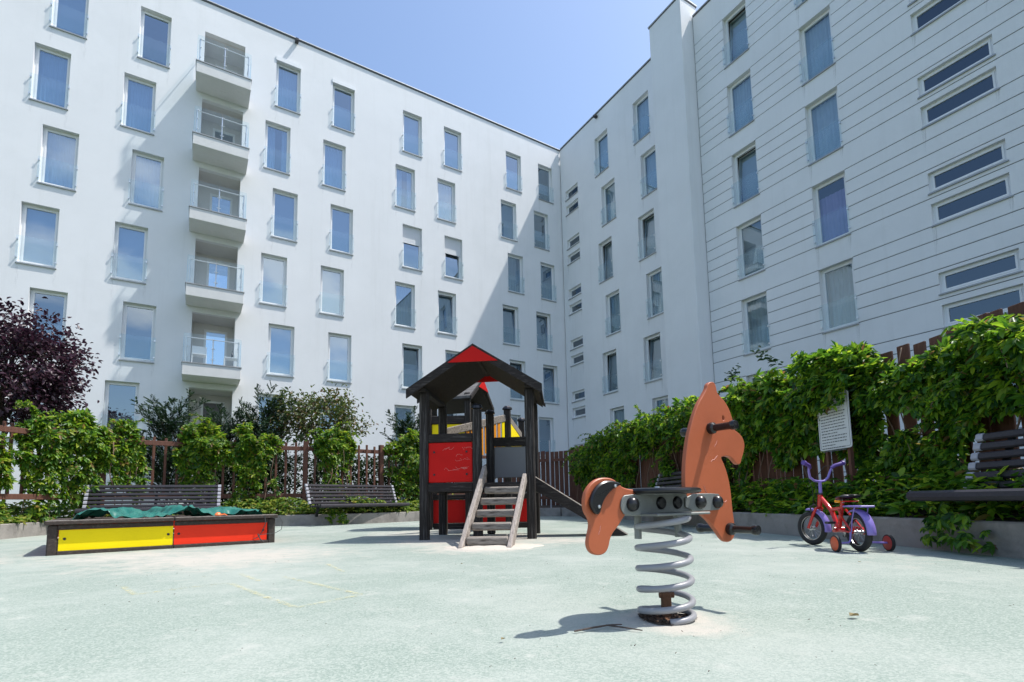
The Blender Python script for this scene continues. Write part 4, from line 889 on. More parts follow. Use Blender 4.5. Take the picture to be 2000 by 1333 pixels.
def fender(T, cx, a0, a1, nm):
    n = 20; vs = []; rr = .176
    for k in range(n + 1):
        a = a0 + (a1 - a0) * k / n
        for (y, dr) in ((-.034, -.014), (-.024, 0), (0, .005), (.024, 0), (.034, -.014)): vs.append(T(cx + (rr + dr) * math.cos(a), y, .155 + (rr + dr) * math.sin(a)))
    o = build(nm, MB().add(vs, [(k * 5 + j, k * 5 + j + 1, k * 5 + 6 + j, k * 5 + 5 + j) for k in range(n) for j in range(4)]), M['purple'], bk, smooth='all', fix=False)
    md = o.modifiers.new('t', 'SOLIDIFY'); md.thickness = .003
fender(BK, 0, R(65), R(185), 'mudguard'); fender(ST_, .64, R(80), R(190), 'mudguard')
rk = MB(); rk.box(-.145, .10, -.055, .055, .352, .366, BK, .004); build('rack', rk, M['purple'], bk)
rk = MB()
for s_ in (-1, 1): rk.tube([BK(-.06, .052 * s_, .352), BK(-.02, .056 * s_, .25), BK(0, .056 * s_, .155)], .005, 6); 
build('rack_stay', rk, M['purple'], bk)
sd = MB(); prof = []
n = 14
for k in range(n + 1):
    q = k / n; x = .055 + .205 * q; wd = .072 * (1 - q) ** .8 + .020; z = .425 + .018 * (1 - q) ** 2
    for j in range(10):
        a = 2 * math.pi * j / 10; prof.append(BK(x, wd * math.cos(a) * (1 if 0 < k < n else .5), z + (.018 if 0 < k < n else .008) * math.sin(a)))
sd.add(prof, [(k * 10 + j, k * 10 + (j + 1) % 10, k * 10 + 10 + (j + 1) % 10, k * 10 + 10 + j) for k in range(n) for j in range(10)] + [tuple(range(9, -1, -1)), tuple(n * 10 + j for j in range(10))])
build('saddle', sd, M['blackrub'], bk, smooth=True)
btube('seat_post', [BK(.165, 0, .42), BK(.19, 0, .38)], .012, 'chrome')
sp_ = MB(); sp_.box(.06, .17, -.06, .06, .395, .405, BK, .003); build('saddle_frame', sp_, M['bikered'], bk)
build('saddle_reflector', MB().box(.10, .16, -.085, -.06, .388, .410, BK, .006), M['amber'], bk)
for s_, mt in ((-1, 'trainer'), (1, 'trainer2')):
    yy = -.185 if s_ < 0 else .225
    ar = MB(); ar.tube([BK(0, .062 * s_, .155), BK(0, .07 * s_, .09), BK(0, .085 * s_, .072), BK(0, yy, .066)], .008, 8); build('training_arm', ar, M['purple'], bk, smooth=True)
    t_ = build('training_wheel', MB().lathe([(.012, -.014), (.052, -.014), (.060, -.010), (.060, .010), (.052, .014), (.012, .014)], BK(0, yy, .066), br_, 28), M[mt], bk, smooth=True)
    build('training_tyre', MB().lathe([(.0602, -.012), (.066, -.009), (.067, 0), (.066, .009), (.0602, .012)], BK(0, yy, .066), br_, 28), M['tyre'], t_)
cr_ = MB(); cr_.lathe([(.040, 0), (.040, .004)], BK(.27, .048, .16), br_, 16); cr_.tube([BK(.27, .056, .16), BK(.30, .060, .10)], .006, 6); cr_.tube([BK(.27, -.05, .16), BK(.24, -.055, .22)], .006, 6); build('crank', cr_, M['chrome'], bk)
for (x, y, z) in ((.30, .09, .10), (.24, -.085, .22)): build('pedal', MB().box(x - .03, x + .03, y - .032, y + .032, z - .010, z + .010, BK, .004), M['black_plastic'], bk)
cg = MB(); cg.box(.02, .25, .058, .066, .13, .19, BK, .003); build('chain_guard', cg, M['bikered'], bk)
for s_ in (-1, 1): build('brake_cable', MB().tube([ST_(.47, .16 * s_, .725), ST_(.56, .11 * s_, .72), ST_(.60, .05 * s_, .62), ST_(.585, .02 * s_, .50), ST_(.59, .02 * s_, .37)], .0028, 5), M['black_plastic'], bk, smooth='all')
lk = MB(); lk.lathe([(.028, 0), (.030, .03), (.016, .055), (0, .06)], ST_(.575, 0, .33), Vector((0, 0, -1)), 10); build('brake', MB().tube([ST_(.59, -.05, .30), ST_(.60, -.05, .35), ST_(.595, 0, .37), ST_(.60, .05, .35), ST_(.59, .05, .30)], .007, 8), M['black_plastic'], bk)

# ------------------------------------------------------------------ benches
def bench(origin, direc, L, label, first=None):
    ex = Vector((direc[0], direc[1], 0)).normalized(); ey = Vector((-ex.y, ex.x, 0)); O = Vector((*origin, 0))
    T = lambda x, y, z: O + ex * x + ey * y + Vector((0, 0, z))
    t = thing('park_bench', label, 'bench', T(0, 0, 0), 'dark slatted benches on the kerb')
    def slat(nm, y, z, wd, th, tilt, mt='slat', x0=0, x1=L, parent=t):
        c, s_ = math.cos(tilt), math.sin(tilt)
        mb = MB(); w2, t2, ch = wd / 2, th / 2, min(wd, th) * .28
        ring = [(-w2 + ch, -t2), (w2 - ch, -t2), (w2, -t2 + ch), (w2, t2 - ch), (w2 - ch, t2), (-w2 + ch, t2), (-w2, t2 - ch), (-w2, -t2 + ch)]
        vs = [T(x, y + a * c - b * s_, z + a * s_ + b * c) for x in (x0, x1) for a, b in ring]
        mb.add(vs, [tuple(range(7, -1, -1)), tuple(range(8, 16))] + [(i, (i + 1) % 8, 8 + (i + 1) % 8, 8 + i) for i in range(8)])
        return build(nm, mb, M[mt], parent)
    sa = R(4)
    slat('seat_slat', -.50, .432, .085, .075, R(-12))
    for k in range(1, 5): slat('seat_slat', -.50 + .098 * k, .452 - .006 * k, .082, .04, -sa * .6)
    ba = R(76)
    for k in range(6):
        y = -.02 + .030 * k; z = .505 + .079 * k
        sl = slat('back_slat', y, z, .058, .038, ba)
        for xa in (.0, L - .055): slat('slat_cap', y - .0035, z + .001, .064, .044, ba, 'slatend', xa - (.004 if xa == 0 else -.0), xa + .055 + (.004 if xa else 0), sl)
    for x in (.22, L / 2, L - .22):
        s = MB(); s.beam(T(x, -.47, .415), T(x, -.02, .395), .05, .018); s.beam(T(x, .0, .395), T(x, .20, .92), .05, .018, up=(ey.x, ey.y, 0)); s.beam(T(x, -.05, .39), T(x, .02, .20), .05, .05, up=(ey.x, ey.y, 0))
        build('support', s, M['iron'], t)
    return t
bench((-8.30, 9.97), (.89, .455), 2.3, 'dark slatted bench against the fence behind the sandbox')
bench((-4.55, 11.45), (.62, .785), 2.45, 'dark slatted bench set obliquely left of the playhouse')
bench((3.74, 4.23), (.05, -1), 2.6, 'near dark slatted bench cut off by the right edge of the photo')
bench((2.76, 10.1), (.10, -1), 2.45, 'far dark slatted bench half hidden behind the spring horse')

# ------------------------------------------------------------------ fences
FL_ = [(-8.0, 3), (-8.15, 6.6), (-8.85, 8.97), (-8.55, 10.15), (-7.85, 11.2), (-5.7, 12.55), (-4.7, 12.85), (-3.85, 13.65), (-2.5, 15.0), (-1.2, 16.0), (-.3, 16.45)]
FR_ = [(-.25, 16.5), (1.0, 16.35), (1.78, 15.9), (2.75, 11.5), (3.80, 7.0), (4.2, 5.3), (4.35, 3), (4.5, -2)]
fl = Path(FL_); frp = Path(FR_)
gl_root = thing('slatted_fence', 'red brown fence of spaced upright slats behind the two left benches', 'fence', (*fl.at(6.0), 0))
FTOP = 2.03
def upright(path, q, wd, th, z0, z1, mt, name, parent, off=0.0, jit=0.0, mb=None):
    p = path.at(np.array([q]))[0]; t = path.tan(np.array([q]))[0]; n = np.array([-t[1], t[0]])
    T = lambda x, y, z: Vector((p[0] + t[0] * x + n[0] * (y + off), p[1] + t[1] * x + n[1] * (y + off), z))
    b = mb or MB(); b.box(-wd / 2, wd / 2, -th / 2, th / 2, z0, z1, T, .004)
    return b if mb is not None else build(name, b, M[mt], parent)
cor = fl.s[2:]
q = fl.s[1]
posts = [q + i * 2.02 for i in range(int((fl.len - q) / 2.02) + 1)]
for q_ in posts:
    upright(fl, q_, .11, .11, .0, FTOP + .02, 'fence', 'fence_post', gl_root)
for a, b_ in zip(posts, posts[1:]):
    n = 9
    for k in range(1, n):
        qq = a + (b_ - a) * k / n; upright(fl, qq, .052, .034, .66, FTOP - .02 + random.uniform(-.02, .02), 'fence', 'fence_slat', gl_root, off=-.035)
    pa, pb = fl.at(np.array([a + .05, (a + b_) / 2, b_ - .05]))[[0, 2]]
    pm_ = fl.at(np.array([(a + b_) / 2]))[0]
    for z in (.70, FTOP - .17):
        build('fence_rail', MB().beam((pa[0], pa[1], z), (pb[0], pb[1], z), .045, .10, c=.005), M['fence'], gl_root)
gr_root = thing('board_fence', 'red brown fence of close upright boards along the right side', 'fence', (*frp.at(8.0), 0))
sps = 2.3; nb = int(frp.len / sps)
for i in range(nb):
    a, b_ = i * sps, (i + 1) * sps
    mb = MB(); k = a + .07; near = i >= 5
    while k < b_ - .06:
        wd = .135; upright(frp, k + wd / 2, wd, .025, .24, 2.02 + random.uniform(-.03, .035), '', '', None, off=.02, mb=mb); k += wd + (.055 if near else .022)
    build('fence_boards', mb, M['fence'], gr_root)
    upright(frp, a, .11, .11, 0, 2.06, 'fence', 'fence_post', gr_root, off=.09)
    pa, pb = frp.at(np.array([a + .06, b_ - .06]))
    for z in (.55, 1.72): build('fence_rail', MB().beam((pa[0] + .06, pa[1], z), (pb[0] + .06, pb[1], z), .04, .09), M['fence'], gr_root)
pl_ = MB().tube([(1.12, 15.2, .1), (1.12, 15.2, 2.25)], .022, 8)
tag(build('pole', pl_, M['slatend']), 'thin pale pole standing in front of the bare boards beyond the slide', 'pole')

# notice board half buried in creeper on the right fence
_p = at(1597, 800, 6.12); SO = Vector((_p.x, _p.y, 0)); tdir = Vector((.075, -1, 0)).normalized(); nin = Vector((tdir.y, -tdir.x, 0))
def SGN(x, z, o=0.0): return SO + tdir * x + nin * o + Vector((0, 0, z))
sg = thing('notice_board', 'white notice board with lines of small print half buried in creeper', 'sign', SO)
bw, bz0, bz1 = .52, .975, 1.77
def rrect(x0, x1, z0, z1, r):
    o = []
    for cx, cz, a0 in ((x1 - r, z1 - r, 0), (x0 + r, z1 - r, 90), (x0 + r, z0 + r, 180), (x1 - r, z0 + r, 270)):
        for k in range(5): a = R(a0 + k * 22.5); o.append((cx + r * math.cos(a), cz + r * math.sin(a)))
    return o
build('board', MB().prism(rrect(0, bw, bz0, bz1, .03), lambda a, b_, d: SGN(a, b_, d), 0, .008), M['sign'], sg)
bo = rrect(.02, bw - .02, bz0 + .02, bz1 - .02, .02); ring = MB().tube([SGN(a, b_, .0085) for a, b_ in bo], .0022, 4, closed=True); build('border', ring, M['ink'], sg)
for k in range(22):
    z = bz1 - .10 - k * .034; x = .05; tx = MB(); end = bw - .06 - (random.uniform(0, .2) if k % 4 == 3 else random.uniform(0, .04))
    while x < end:
        wd = random.uniform(.012, .05); tx.box(x, min(x + wd, end), z, z + .011, .0082, .0092, lambda a, b_, c: SGN(a, b_, c)); x += wd + .009
    build('text_line', tx, M['ink'], sg)
for x in (.08, bw - .08): build('sign_post', MB().box(x - .02, x + .02, -.05, -.012, .1, 1.8, lambda a, o, z: SGN(a, z, o)), M['fence'], sg)

# ------------------------------------------------------------------ foliage
def unit(a): return a / np.maximum(np.linalg.norm(a, axis=-1, keepdims=True), 1e-9)
def leaf_mesh(P, D, Nn, L, Wd, fold=.25, droop=.15):
    """one folded six-point blade per row: base P, direction D, normal Nn"""
    D = unit(D); S_ = unit(np.cross(D, Nn)); Nn = np.cross(S_, D); L = L[:, None]; Wd = Wd[:, None]
    b = P; l1 = P + D * L * .32 - S_ * Wd * .46 + Nn * Wd * fold; l2 = P + D * L * .68 - S_ * Wd * .38 + Nn * (Wd * fold * .8 - L * droop * .4)
    t = P + D * L - Nn * L * droop; r1 = P + D * L * .32 + S_ * Wd * .46 + Nn * Wd * fold; r2 = P + D * L * .68 + S_ * Wd * .38 + Nn * (Wd * fold * .8 - L * droop * .4)
    V = np.stack([b, l1, l2, t, r2, r1], 1).reshape(-1, 3); n = len(P); i = np.arange(n)[:, None] * 6
    Q = np.concatenate([i + np.array([[0, 1, 2, 3]]), i + np.array([[0, 3, 4, 5]])]); return V, Q
def palmate(P, D, Nn, size, angs=(-78, -40, 0, 40, 78), sc=(.62, .86, 1, .86, .62), wr=.42):
    D = unit(D); S_ = unit(np.cross(D, Nn)); Nn = np.cross(S_, D); Vs = []; Qs = []; off = 0
    for a, k in zip(angs, sc):
        a = R(a) + rng.normal(0, .12, len(P)); d = D * np.cos(a)[:, None] + S_ * np.sin(a)[:, None] + Nn * rng.normal(-.12, .14, len(P))[:, None]
        V, Q = leaf_mesh(P, d, Nn + rng.normal(0, .18, P.shape), size * k, size * k * wr, .18, .16); Vs.append(V); Qs.append(Q + off); off += len(V)
    return np.concatenate(Vs), np.concatenate(Qs)
def vnoise(p, seed=0.0):
    return np.array([mnoise.noise(Vector((float(a), float(b), seed))) for a, b in p])
def creeper(name, label, path, s0, s1, n, size, zlo, ztop, bulge, material, thr=-2.0, gapz=(0, 0), crest=.22, seed=1.0, taper=True, stems=6, group=None, side=1, tend=8, rise=1.0):
    s = rng.uniform(s0, s1, n); k = (s - s0) / (s1 - s0)
    edge = np.clip(np.minimum(k, 1 - k) * (s1 - s0) / .28, .0, 1) if taper else np.ones(n)
    top = ztop(s) + .14 * vnoise(np.stack([s * 2.3, s * 0], 1), seed) + .07 * vnoise(np.stack([s * 6.5, s * 0], 1), seed + 5)
    kk = np.abs(k - .5) * 2
    if taper == 'dome': top = top + .12 * vnoise(np.stack([s * 5, s * 0], 1), seed + 8) - .42 * kk ** 2.2 * (1 + .6 * vnoise(np.stack([s * 3, s * 0], 1), seed + 2))
    z = zlo + (top - zlo) * rng.beta(1.35, .9, n); zz = np.clip((z - zlo) / (top - zlo), 0, 1)
    cov = vnoise(np.stack([s * 1.15, z * 1.0], 1), seed + 9) + .5 * vnoise(np.stack([s * 3.2, z * 2.4], 1), seed + 3)
    ok = cov > (thr + np.where((z > gapz[0]) & (z < gapz[1]), .30, 0))
    if taper == 'dome':
        ok &= kk < .62 + .45 * zz + .45 * vnoise(np.stack([s * 2.6, z * 2.6], 1), seed + 14)
        ok &= rng.uniform(size=n) < .40 + .75 * zz
        edge = np.clip(edge, .5, 1) * (.25 + .75 * zz)
    lump = .5 + .5 * vnoise(np.stack([s * 1.7, z * 1.9], 1), seed + 20) + .35 * vnoise(np.stack([s * 4.5, z * 4.5], 1), seed + 30)
    bl = bulge * np.clip(lump, .12, 1.2) * ((.45 + .75 * zz ** .8) if taper == 'dome' else (.22 + 1.15 * zz ** 1.3)) * (.4 + .6 * edge)
    d = .04 + bl * rng.uniform(0, 1, n) ** .6
    over = z > top - crest                                       # crest spills over both sides of the fence
    d = np.where(over, d - rng.uniform(0, 1, n) * .28, d); z = np.where(over, z + .05 * rng.uniform(-1, 1.2, n), z)
    s, z, d, over = s[ok], z[ok], d[ok], over[ok]; n = len(s)
    p = path.at(s); t = path.tan(s); inn = np.stack([t[:, 1], -t[:, 0]], 1) * side
    P = np.stack([p[:, 0] + inn[:, 0] * d, p[:, 1] + inn[:, 1] * d, z], 1)
    In = np.stack([inn[:, 0], inn[:, 1], np.zeros(n)], 1); T3 = np.stack([t[:, 0], t[:, 1], np.zeros(n)], 1); up = np.array([0, 0, 1.])
    D = In * rng.uniform(.2, .9, n)[:, None] + T3 * rng.normal(0, .75, n)[:, None] + up * np.where(over, rng.normal(.05, .5, n), rng.normal(-.55, .5, n))[:, None]
    Nn = In * rng.uniform(.0, 1, n)[:, None] + up * rng.uniform(.4, 1.4, n)[:, None] + T3 * rng.normal(0, .5, n)[:, None]
    sz = size * rng.uniform(.45, 1.3, n)
    # free shoots: some nod over the crest, some hang down the face
    m = int((s1 - s0) * tend); tP = []; tD = []; tN = []; tS = []; lines = []
    for k_ in range(m):
        ss = rng.uniform(s0 + .1, s1 - .1); i0 = int(np.argmin(np.abs(s - ss))); near_ = np.where(np.abs(s - ss) < .12)[0]
        if len(near_) == 0: continue
        i0 = near_[np.argmax(z[near_])] if rng.uniform() < .6 else near_[rng.integers(len(near_))]
        q_ = P[i0].copy(); v_ = In[i0] * rng.uniform(.1, .8) + T3[i0] * rng.normal(0, .6) + up * rng.uniform(-.2, rise); ln = rng.uniform(.25, .75); pts_ = []
        for j_ in range(int(ln / .05)):
            v_ = v_ + np.array([0, 0, -.16]) + rng.normal(0, .08, 3); v_ = v_ / np.linalg.norm(v_); q_ = q_ + v_ * .05; pts_.append(tuple(q_))
            if q_[2] < .2: break
            for _r in range(2):
                tP.append(q_.copy()); tD.append(v_ * .3 + rng.normal(0, .7, 3)); tN.append(up + rng.normal(0, .5, 3)); tS.append(size * rng.uniform(.4, .95) * (1 - .5 * j_ * .05 / ln))
        if len(pts_) > 2: lines.append(pts_)
    if tP: P = np.concatenate([P, tP]); D = np.concatenate([D, tD]); Nn = np.concatenate([Nn, tN]); sz = np.concatenate([sz, tS])
    V, Q = palmate(P, D, Nn, sz)
    o0 = path.at(np.array([(s0 + s1) / 2]))[0]
    o = raw(name, V, Q, material, origin=(o0[0], o0[1], 0)); tag(o, label, 'creeper', group)
    if lines:
        for pts_ in lines: build('shoot', MB().tube(pts_, .003, 3, cap=False), M['stem'], o, fix=False)
    for k in range(stems):
        ss = s0 + (s1 - s0) * (k + random.uniform(.2, .8)) / max(stems, 1); pts = []
        zt_ = random.uniform(1.2, 2.0); dd = random.uniform(.07, .16); ph_ = random.uniform(0, 6)
        for j in range(12):
            z_ = .15 + (zt_ - .15) * j / 11; q_ = ss + .07 * math.sin(z_ * 3.1 + ph_) + .025 * math.sin(z_ * 9 + ph_)
            pp = path.at(np.array([q_]))[0]; tt = path.tan(np.array([q_]))[0]; e = dd + .03 * math.sin(z_ * 5 + ph_)
            pts.append((pp[0] + tt[1] * e * side, pp[1] - tt[0] * e * side, z_))
        build('stem', MB().tube(pts, [random.uniform(.005, .011)] * 12, 5), M['stem'], o, smooth='all')
    return o
def s_at_px(path, px, s_lo=0.0):
    qq = np.linspace(s_lo, path.len, 3000); p = path.at(qq); x = 1000 + F_PX * p[:, 0] / np.maximum(p[:, 1], .1); x[p[:, 1] < 1] = 1e9
    return float(qq[np.argmin(np.abs(x - px))])
gC = 'creeper clumps on the slatted fence'
c0 = s_at_px(fl, 5, fl.s[1])
for (xa, xb, n, zl, zt_, bl, lab, sd) in (
        (-140, 20, 700, .3, 1.7, .25, 'creeper on the fence at the extreme left edge of the photo', 2.2),
        (18, 205, 2100, .22, 2.30, .55, 'large rounded creeper clump below the purple-leaved tree', 3.1),
        (208, 278, 750, .45, 2.22, .30, 'narrow upright creeper column left of the sandbox bench', 4.7),
        (338, 440, 1300, .55, 2.36, .42, 'creeper clump trailing down over the bench back behind the sandbox', 5.9),
        (440, 549, 1750, .25, 2.38, .50, 'broad creeper clump between the two left benches', 7.3),
        (612, 690, 900, 1.35, 2.36, .42, 'small creeper cap over a fence post behind the oblique bench', 8.8),
        (748, 850, 1500, .25, 2.34, .50, 'creeper clump on the fence just left of the playhouse', 9.4)):
    sa_ = s_at_px(fl, xa, fl.s[1] - 1.5) if xa > 0 else c0 - 1.6; sb_ = s_at_px(fl, xb, fl.s[1])
    creeper('climbing_creeper', lab, fl, sa_, sb_, int(n * 1.45), .125, zl, (lambda s, zt_=zt_: np.full_like(s, zt_)), bl, L_vine, thr=-.50, seed=sd, taper='dome', crest=.30, stems=4 if xb > 20 else 1, group=gC)
# hanging strands under the small clumps
creeper('climbing_creeper', 'thin creeper strand hanging on the fence post behind the oblique bench', fl, s_at_px(fl, 630, fl.s[1]), s_at_px(fl, 652, fl.s[1]), 120, .11, .6, lambda s: np.full_like(s, 1.5), .12, L_vine, thr=-.6, seed=12.5, stems=2, taper=False, group=gC)
# right fence
qa = frp.near(1.95, 15.0); qb = frp.near(3.62, 7.75); qs_ = frp.near(3.93, 6.6); qe = frp.near(4.4, 1.6)
gR_ = 'creeper on the board fence'
creeper('climbing_creeper', 'dark green creeper over the far half of the board fence, behind the spring horse', frp, qa, qb, 6800, .118, .2, lambda s: np.interp(s, [qa, qa + 1.2, qa + 2.5, qb], [1.55, 1.95, 2.08, 2.14]), .58, L_vine_r, thr=-.34, gapz=(.3, 1.35), seed=31, stems=16, rise=.6, tend=6, group=gR_)
qm = frp.near(4.08, 5.75)
creeper('climbing_creeper', 'bright leaved creeper around the notice board on the board fence', frp, qb - .1, qm, 5000, .118, .2, lambda s: np.interp(s, [qb, (qb + qm) / 2, qm - .1], [2.10, 2.06, 2.12]), .58, L_vine_r, thr=-.28, gapz=(.3, 1.35), seed=41, stems=8, rise=.5, tend=6, group=gR_)
creeper('climbing_creeper', 'near creeper with large leaves above the bench at the right edge', frp, qm - .15, qe, 8200, .115, .2, lambda s: np.interp(s, [qm, qm + .35, qm + .8, qm + 1.5, qe], [2.02, 1.72, 1.80, 1.90, 1.88]), .42, L_vine_r, thr=-.20, gapz=(.4, 1.35), seed=57, stems=9, tend=4, rise=.3, crest=.15, group=gR_)
# a few leafy shoots poking above the crest
def shoots(spots, label, group):
    for (x, y, z, lab) in spots:
        P = []; D = []
        base = np.array([x, y, z])
        for k in range(46):
            f_ = k / 45; a = rng.uniform(0, 6.28); P.append(base + np.array([.22 * f_ * math.cos(x * 9) + rng.normal(0, .035), .15 * f_ + rng.normal(0, .035), .34 * f_ * rng.uniform(.4, 1)])); D.append([math.cos(a), math.sin(a), rng.uniform(-.2, .8)])
        P = np.array(P); D = np.array(D); V, Q = leaf_mesh(P, D, rng.normal(0, .4, P.shape) + np.array([0, 0, 1]), rng.uniform(.05, .10, 46), rng.uniform(.03, .055, 46))
        o = raw('shrub_shoot', V, Q, L_yew, origin=tuple(base)); tag(o, lab, 'shrub')
shoots([(3.55, 8.15, 2.32, 'dark leafy shoot sticking up behind the fence above the horse\'s muzzle'), (3.80, 7.15, 2.32, 'dark leafy shoot sticking up behind the fence above the notice board')], '', '')

def groundcover(name, qa, qb, path, n, lo, hi, zmax, size, material, dens=None):
    s = rng.uniform(qa, qb, n); d = rng.uniform(lo, hi, n); p = path.at(s); t = path.tan(s); nn = np.stack([-t[:, 1], t[:, 0]], 1)
    hgt = zmax * (.25 + .75 * np.clip(.55 + .7 * vnoise(np.stack([s * 1.3, d * 2.2], 1), 3.3), 0, 1.3)) * np.clip((d - lo) / .35 + .25, .2, 1)
    z = kz + hgt * rng.uniform(0, 1, n) ** .7
    P = np.stack([p[:, 0] + nn[:, 0] * d, p[:, 1] + nn[:, 1] * d, z], 1); a = rng.uniform(0, 6.28, n)
    D = np.stack([np.cos(a), np.sin(a), rng.normal(.1, .4, n)], 1); Nn = np.stack([rng.normal(0, .4, n), rng.normal(0, .4, n), np.ones(n)], 1)
    V, Q = palmate(P, D, Nn, size * rng.uniform(.5, 1.25, n), (-60, 0, 60), (.8, 1, .8), .5)
    return struct(raw(name, V, Q, material), 'stuff')
ka = kpath.near(-7.7, 5.0); kb = kpath.near(-.5, 15.2); kc = kpath.near(2.0, 14.0); kd = kpath.near(3.5, 1.0)
groundcover('ground_cover', ka, kb, kpath, 8000, .03, .95, .42, .105, L_ground)
groundcover('ground_cover', kc, kd, kpath, 5600, .03, .85, .52, .11, L_vine_r)
def spill(name, q0, q1, n, material, label):
    """creeper hanging over the kerb"""
    s = rng.uniform(q0, q1, n); p = kpath.at(s); t = kpath.tan(s); inn = np.stack([t[:, 1], -t[:, 0]], 1)
    z = rng.uniform(.04, kz + .12, n) * (.5 + .5 * np.abs(np.sin((s - q0) / (q1 - q0) * math.pi))); d = rng.uniform(.0, .14, n)
    P = np.stack([p[:, 0] + inn[:, 0] * d, p[:, 1] + inn[:, 1] * d, z + .04], 1); D = np.stack([inn[:, 0] + rng.normal(0, .6, n), inn[:, 1] + rng.normal(0, .6, n), rng.normal(-.8, .4, n)], 1)
    Nn = np.stack([inn[:, 0], inn[:, 1], np.full(n, .7)], 1) + rng.normal(0, .3, (n, 3)); V, Q = palmate(P, D, Nn, .085 * rng.uniform(.5, 1.2, n)); o0 = kpath.at(np.array([(q0 + q1) / 2]))[0]
    tag(raw('hanging_creeper', V, Q, material, origin=(o0[0], o0[1], 0)), label, 'creeper')
q = kpath.near(-4.1, 11.75); spill('a', q - .12, q + .3, 60, L_vine, 'short creeper strand hanging over the kerb below the oblique bench')
q = kpath.near(3.38, 4.1); spill('b', q - .1, q + .4, 60, L_vine_r, 'creeper spilling over the kerb beneath the near right bench')
q = kpath.near(3.42, 3.2); spill('c', q - .05, q + .3, 45, L_vine_r, 'small creeper patch over the kerb at the right edge, nearest the camera')

# ---- trees and shrubs beyond the left fence
def crown_points(n_cl, c, rad, seed, lumpy=.35, low=.0):
    r_ = np.random.default_rng(seed); pts = []
    while len(pts) < n_cl:
        v = r_.normal(0, 1, 3); v /= np.linalg.norm(v); rr = r_.uniform(.25, 1) ** .5
        k = 1 + lumpy * mnoise.noise(Vector(v * 1.7) + Vector((seed, 0, 0)))
        p = v * rr * k
        if p[2] < -.75 + low: continue
        pts.append(np.array(c) + p * np.array(rad))
    return np.array(pts)
def tree(name, label, cat, base, fork_z, centre, rad, n_cl, per, lsize, spread, material, seed, trunk_r, wr=.5, group=None):
    root = thing(name, label, cat, base, group)
    cl = crown_points(n_cl, centre, rad, seed)
    r_ = np.random.default_rng(seed + 1)
    P = np.repeat(cl, per, 0) + r_.normal(0, spread, (len(cl) * per, 3)) * np.array([1, 1, .7])
    out = P - np.array(centre); D = unit(out) * .6 + r_.normal(0, .6, P.shape) + np.array([0, 0, -.15]); Nn = r_.normal(0, .5, P.shape) + np.array([0, 0, 1.])
    V, Q = leaf_mesh(P, D, Nn, lsize * r_.uniform(.6, 1.3, len(P)), lsize * wr * r_.uniform(.7, 1.2, len(P)))
    o = raw('crown', V, Q, material, root, origin=tuple(centre))
    tr_ = MB(); fk = Vector((base[0], base[1], fork_z)); tr_.tube([base, (base[0] + .03, base[1], fork_z * .5), fk], [trunk_r, trunk_r * .85, trunk_r * .75], 9)
    build('trunk', tr_, M['bark'], root, smooth='all')
    lim = MB(); mid = []
    for k in range(9):
        a = 2 * math.pi * k / 9; e = Vector(centre) + Vector((rad[0] * .55 * math.cos(a), rad[1] * .55 * math.sin(a), rad[2] * r_.uniform(-.35, .5))); m_ = fk.lerp(e, .5) + Vector((0, 0, -.05 + .1 * r_.uniform()))
        lim.tube([fk, m_, e], [trunk_r * .5, trunk_r * .32, trunk_r * .16], 6); mid.append((m_, e))
    for p in cl[::2]:
        p = Vector(p); m_, e = min(mid, key=lambda q: (q[1] - p).length); st_ = m_.lerp(e, .7); lim.tube([st_, st_.lerp(p, .55) + Vector((0, 0, .04)), p], [trunk_r * .14, trunk_r * .10, .004], 5, cap=False)
    build('limbs', lim, M['bark'], root, smooth='all')
    return root
def yew(label, base, h, rad, n_br, seed, group='dark conifers beyond the slatted fence'):
    root = thing('yew_shrub', label, 'shrub', base, group); r_ = np.random.default_rng(seed); Ps = []; Ds = []; Ls = []; br = MB()
    for k in range(n_br):
        z0 = h * r_.uniform(.05, .80); a = r_.uniform(0, 6.283); ln = rad * r_.uniform(.75, 1.2) * (1 - .45 * z0 / h); d = np.array([math.cos(a), math.sin(a), r_.uniform(.8, 2.4)]); d /= np.linalg.norm(d); ln = min(ln * 1.35, (h * 1.05 - z0) / max(d[2], .1))
        p0 = np.array([base[0], base[1], z0]); br.tube([p0, p0 + d * ln * .6, p0 + d * ln], [.010, .006, .002], 4, cap=False)
        for j in range(13):
            f_ = .18 + .85 * j / 12; q_ = p0 + d * ln * min(f_, 1.0) + r_.normal(0, .012, 3); sb_ = unit(np.cross(d, r_.normal(0, 1, 3))); sd = unit(d * .85 + sb_ * r_.uniform(.5, 1.0)); sl = ln * .30 * (1.15 - f_ * .7)
            for i in range(9):
                w_ = q_ + sd * sl * (i + .5) / 9
                for sg_ in (-1, 1):
                    Ps.append(w_); Ds.append(sd * .5 + sg_ * unit(np.cross(sd, np.array([0.1, .2, 1.]))) + np.array([0, 0, .25])); Ls.append(.072)
    P = np.array(Ps); D = np.array(Ds); L = np.array(Ls) * r_.uniform(.7, 1.3, len(Ps)); V, Q = leaf_mesh(P, D, r_.normal(0, .4, P.shape) + np.array([0, 0, 1.]), L, np.full(len(L), .026), .1, .05)
    raw('foliage', V, Q, L_yew, root, origin=tuple(base)); build('branches', br, M['bark'], root)
    return root
tree('purple_plum_tree', 'purple-leaved plum tree rising behind the left end of the fence', 'tree', (-11.6, 11.4, 0), 2.3, (-11.5, 11.3, 3.55), (1.62, 1.5, 1.55), 320, 40, .11, .16, L_plum, 21, .11, .62)
tree('bronze_shrub', 'bronze and green small tree rising behind the fence and the oblique bench', 'tree', (-5.55, 14.6, 0), 1.7, (-5.55, 14.6, 2.85), (1.25, 1.0, .80), 120, 28, .12, .17, L_maroon, 33, .05, .55)
yew('feathery dark conifer behind the fence, left of the loggia', (-9.1, 13.6, 0), 3.35, 1.15, 78, 5)
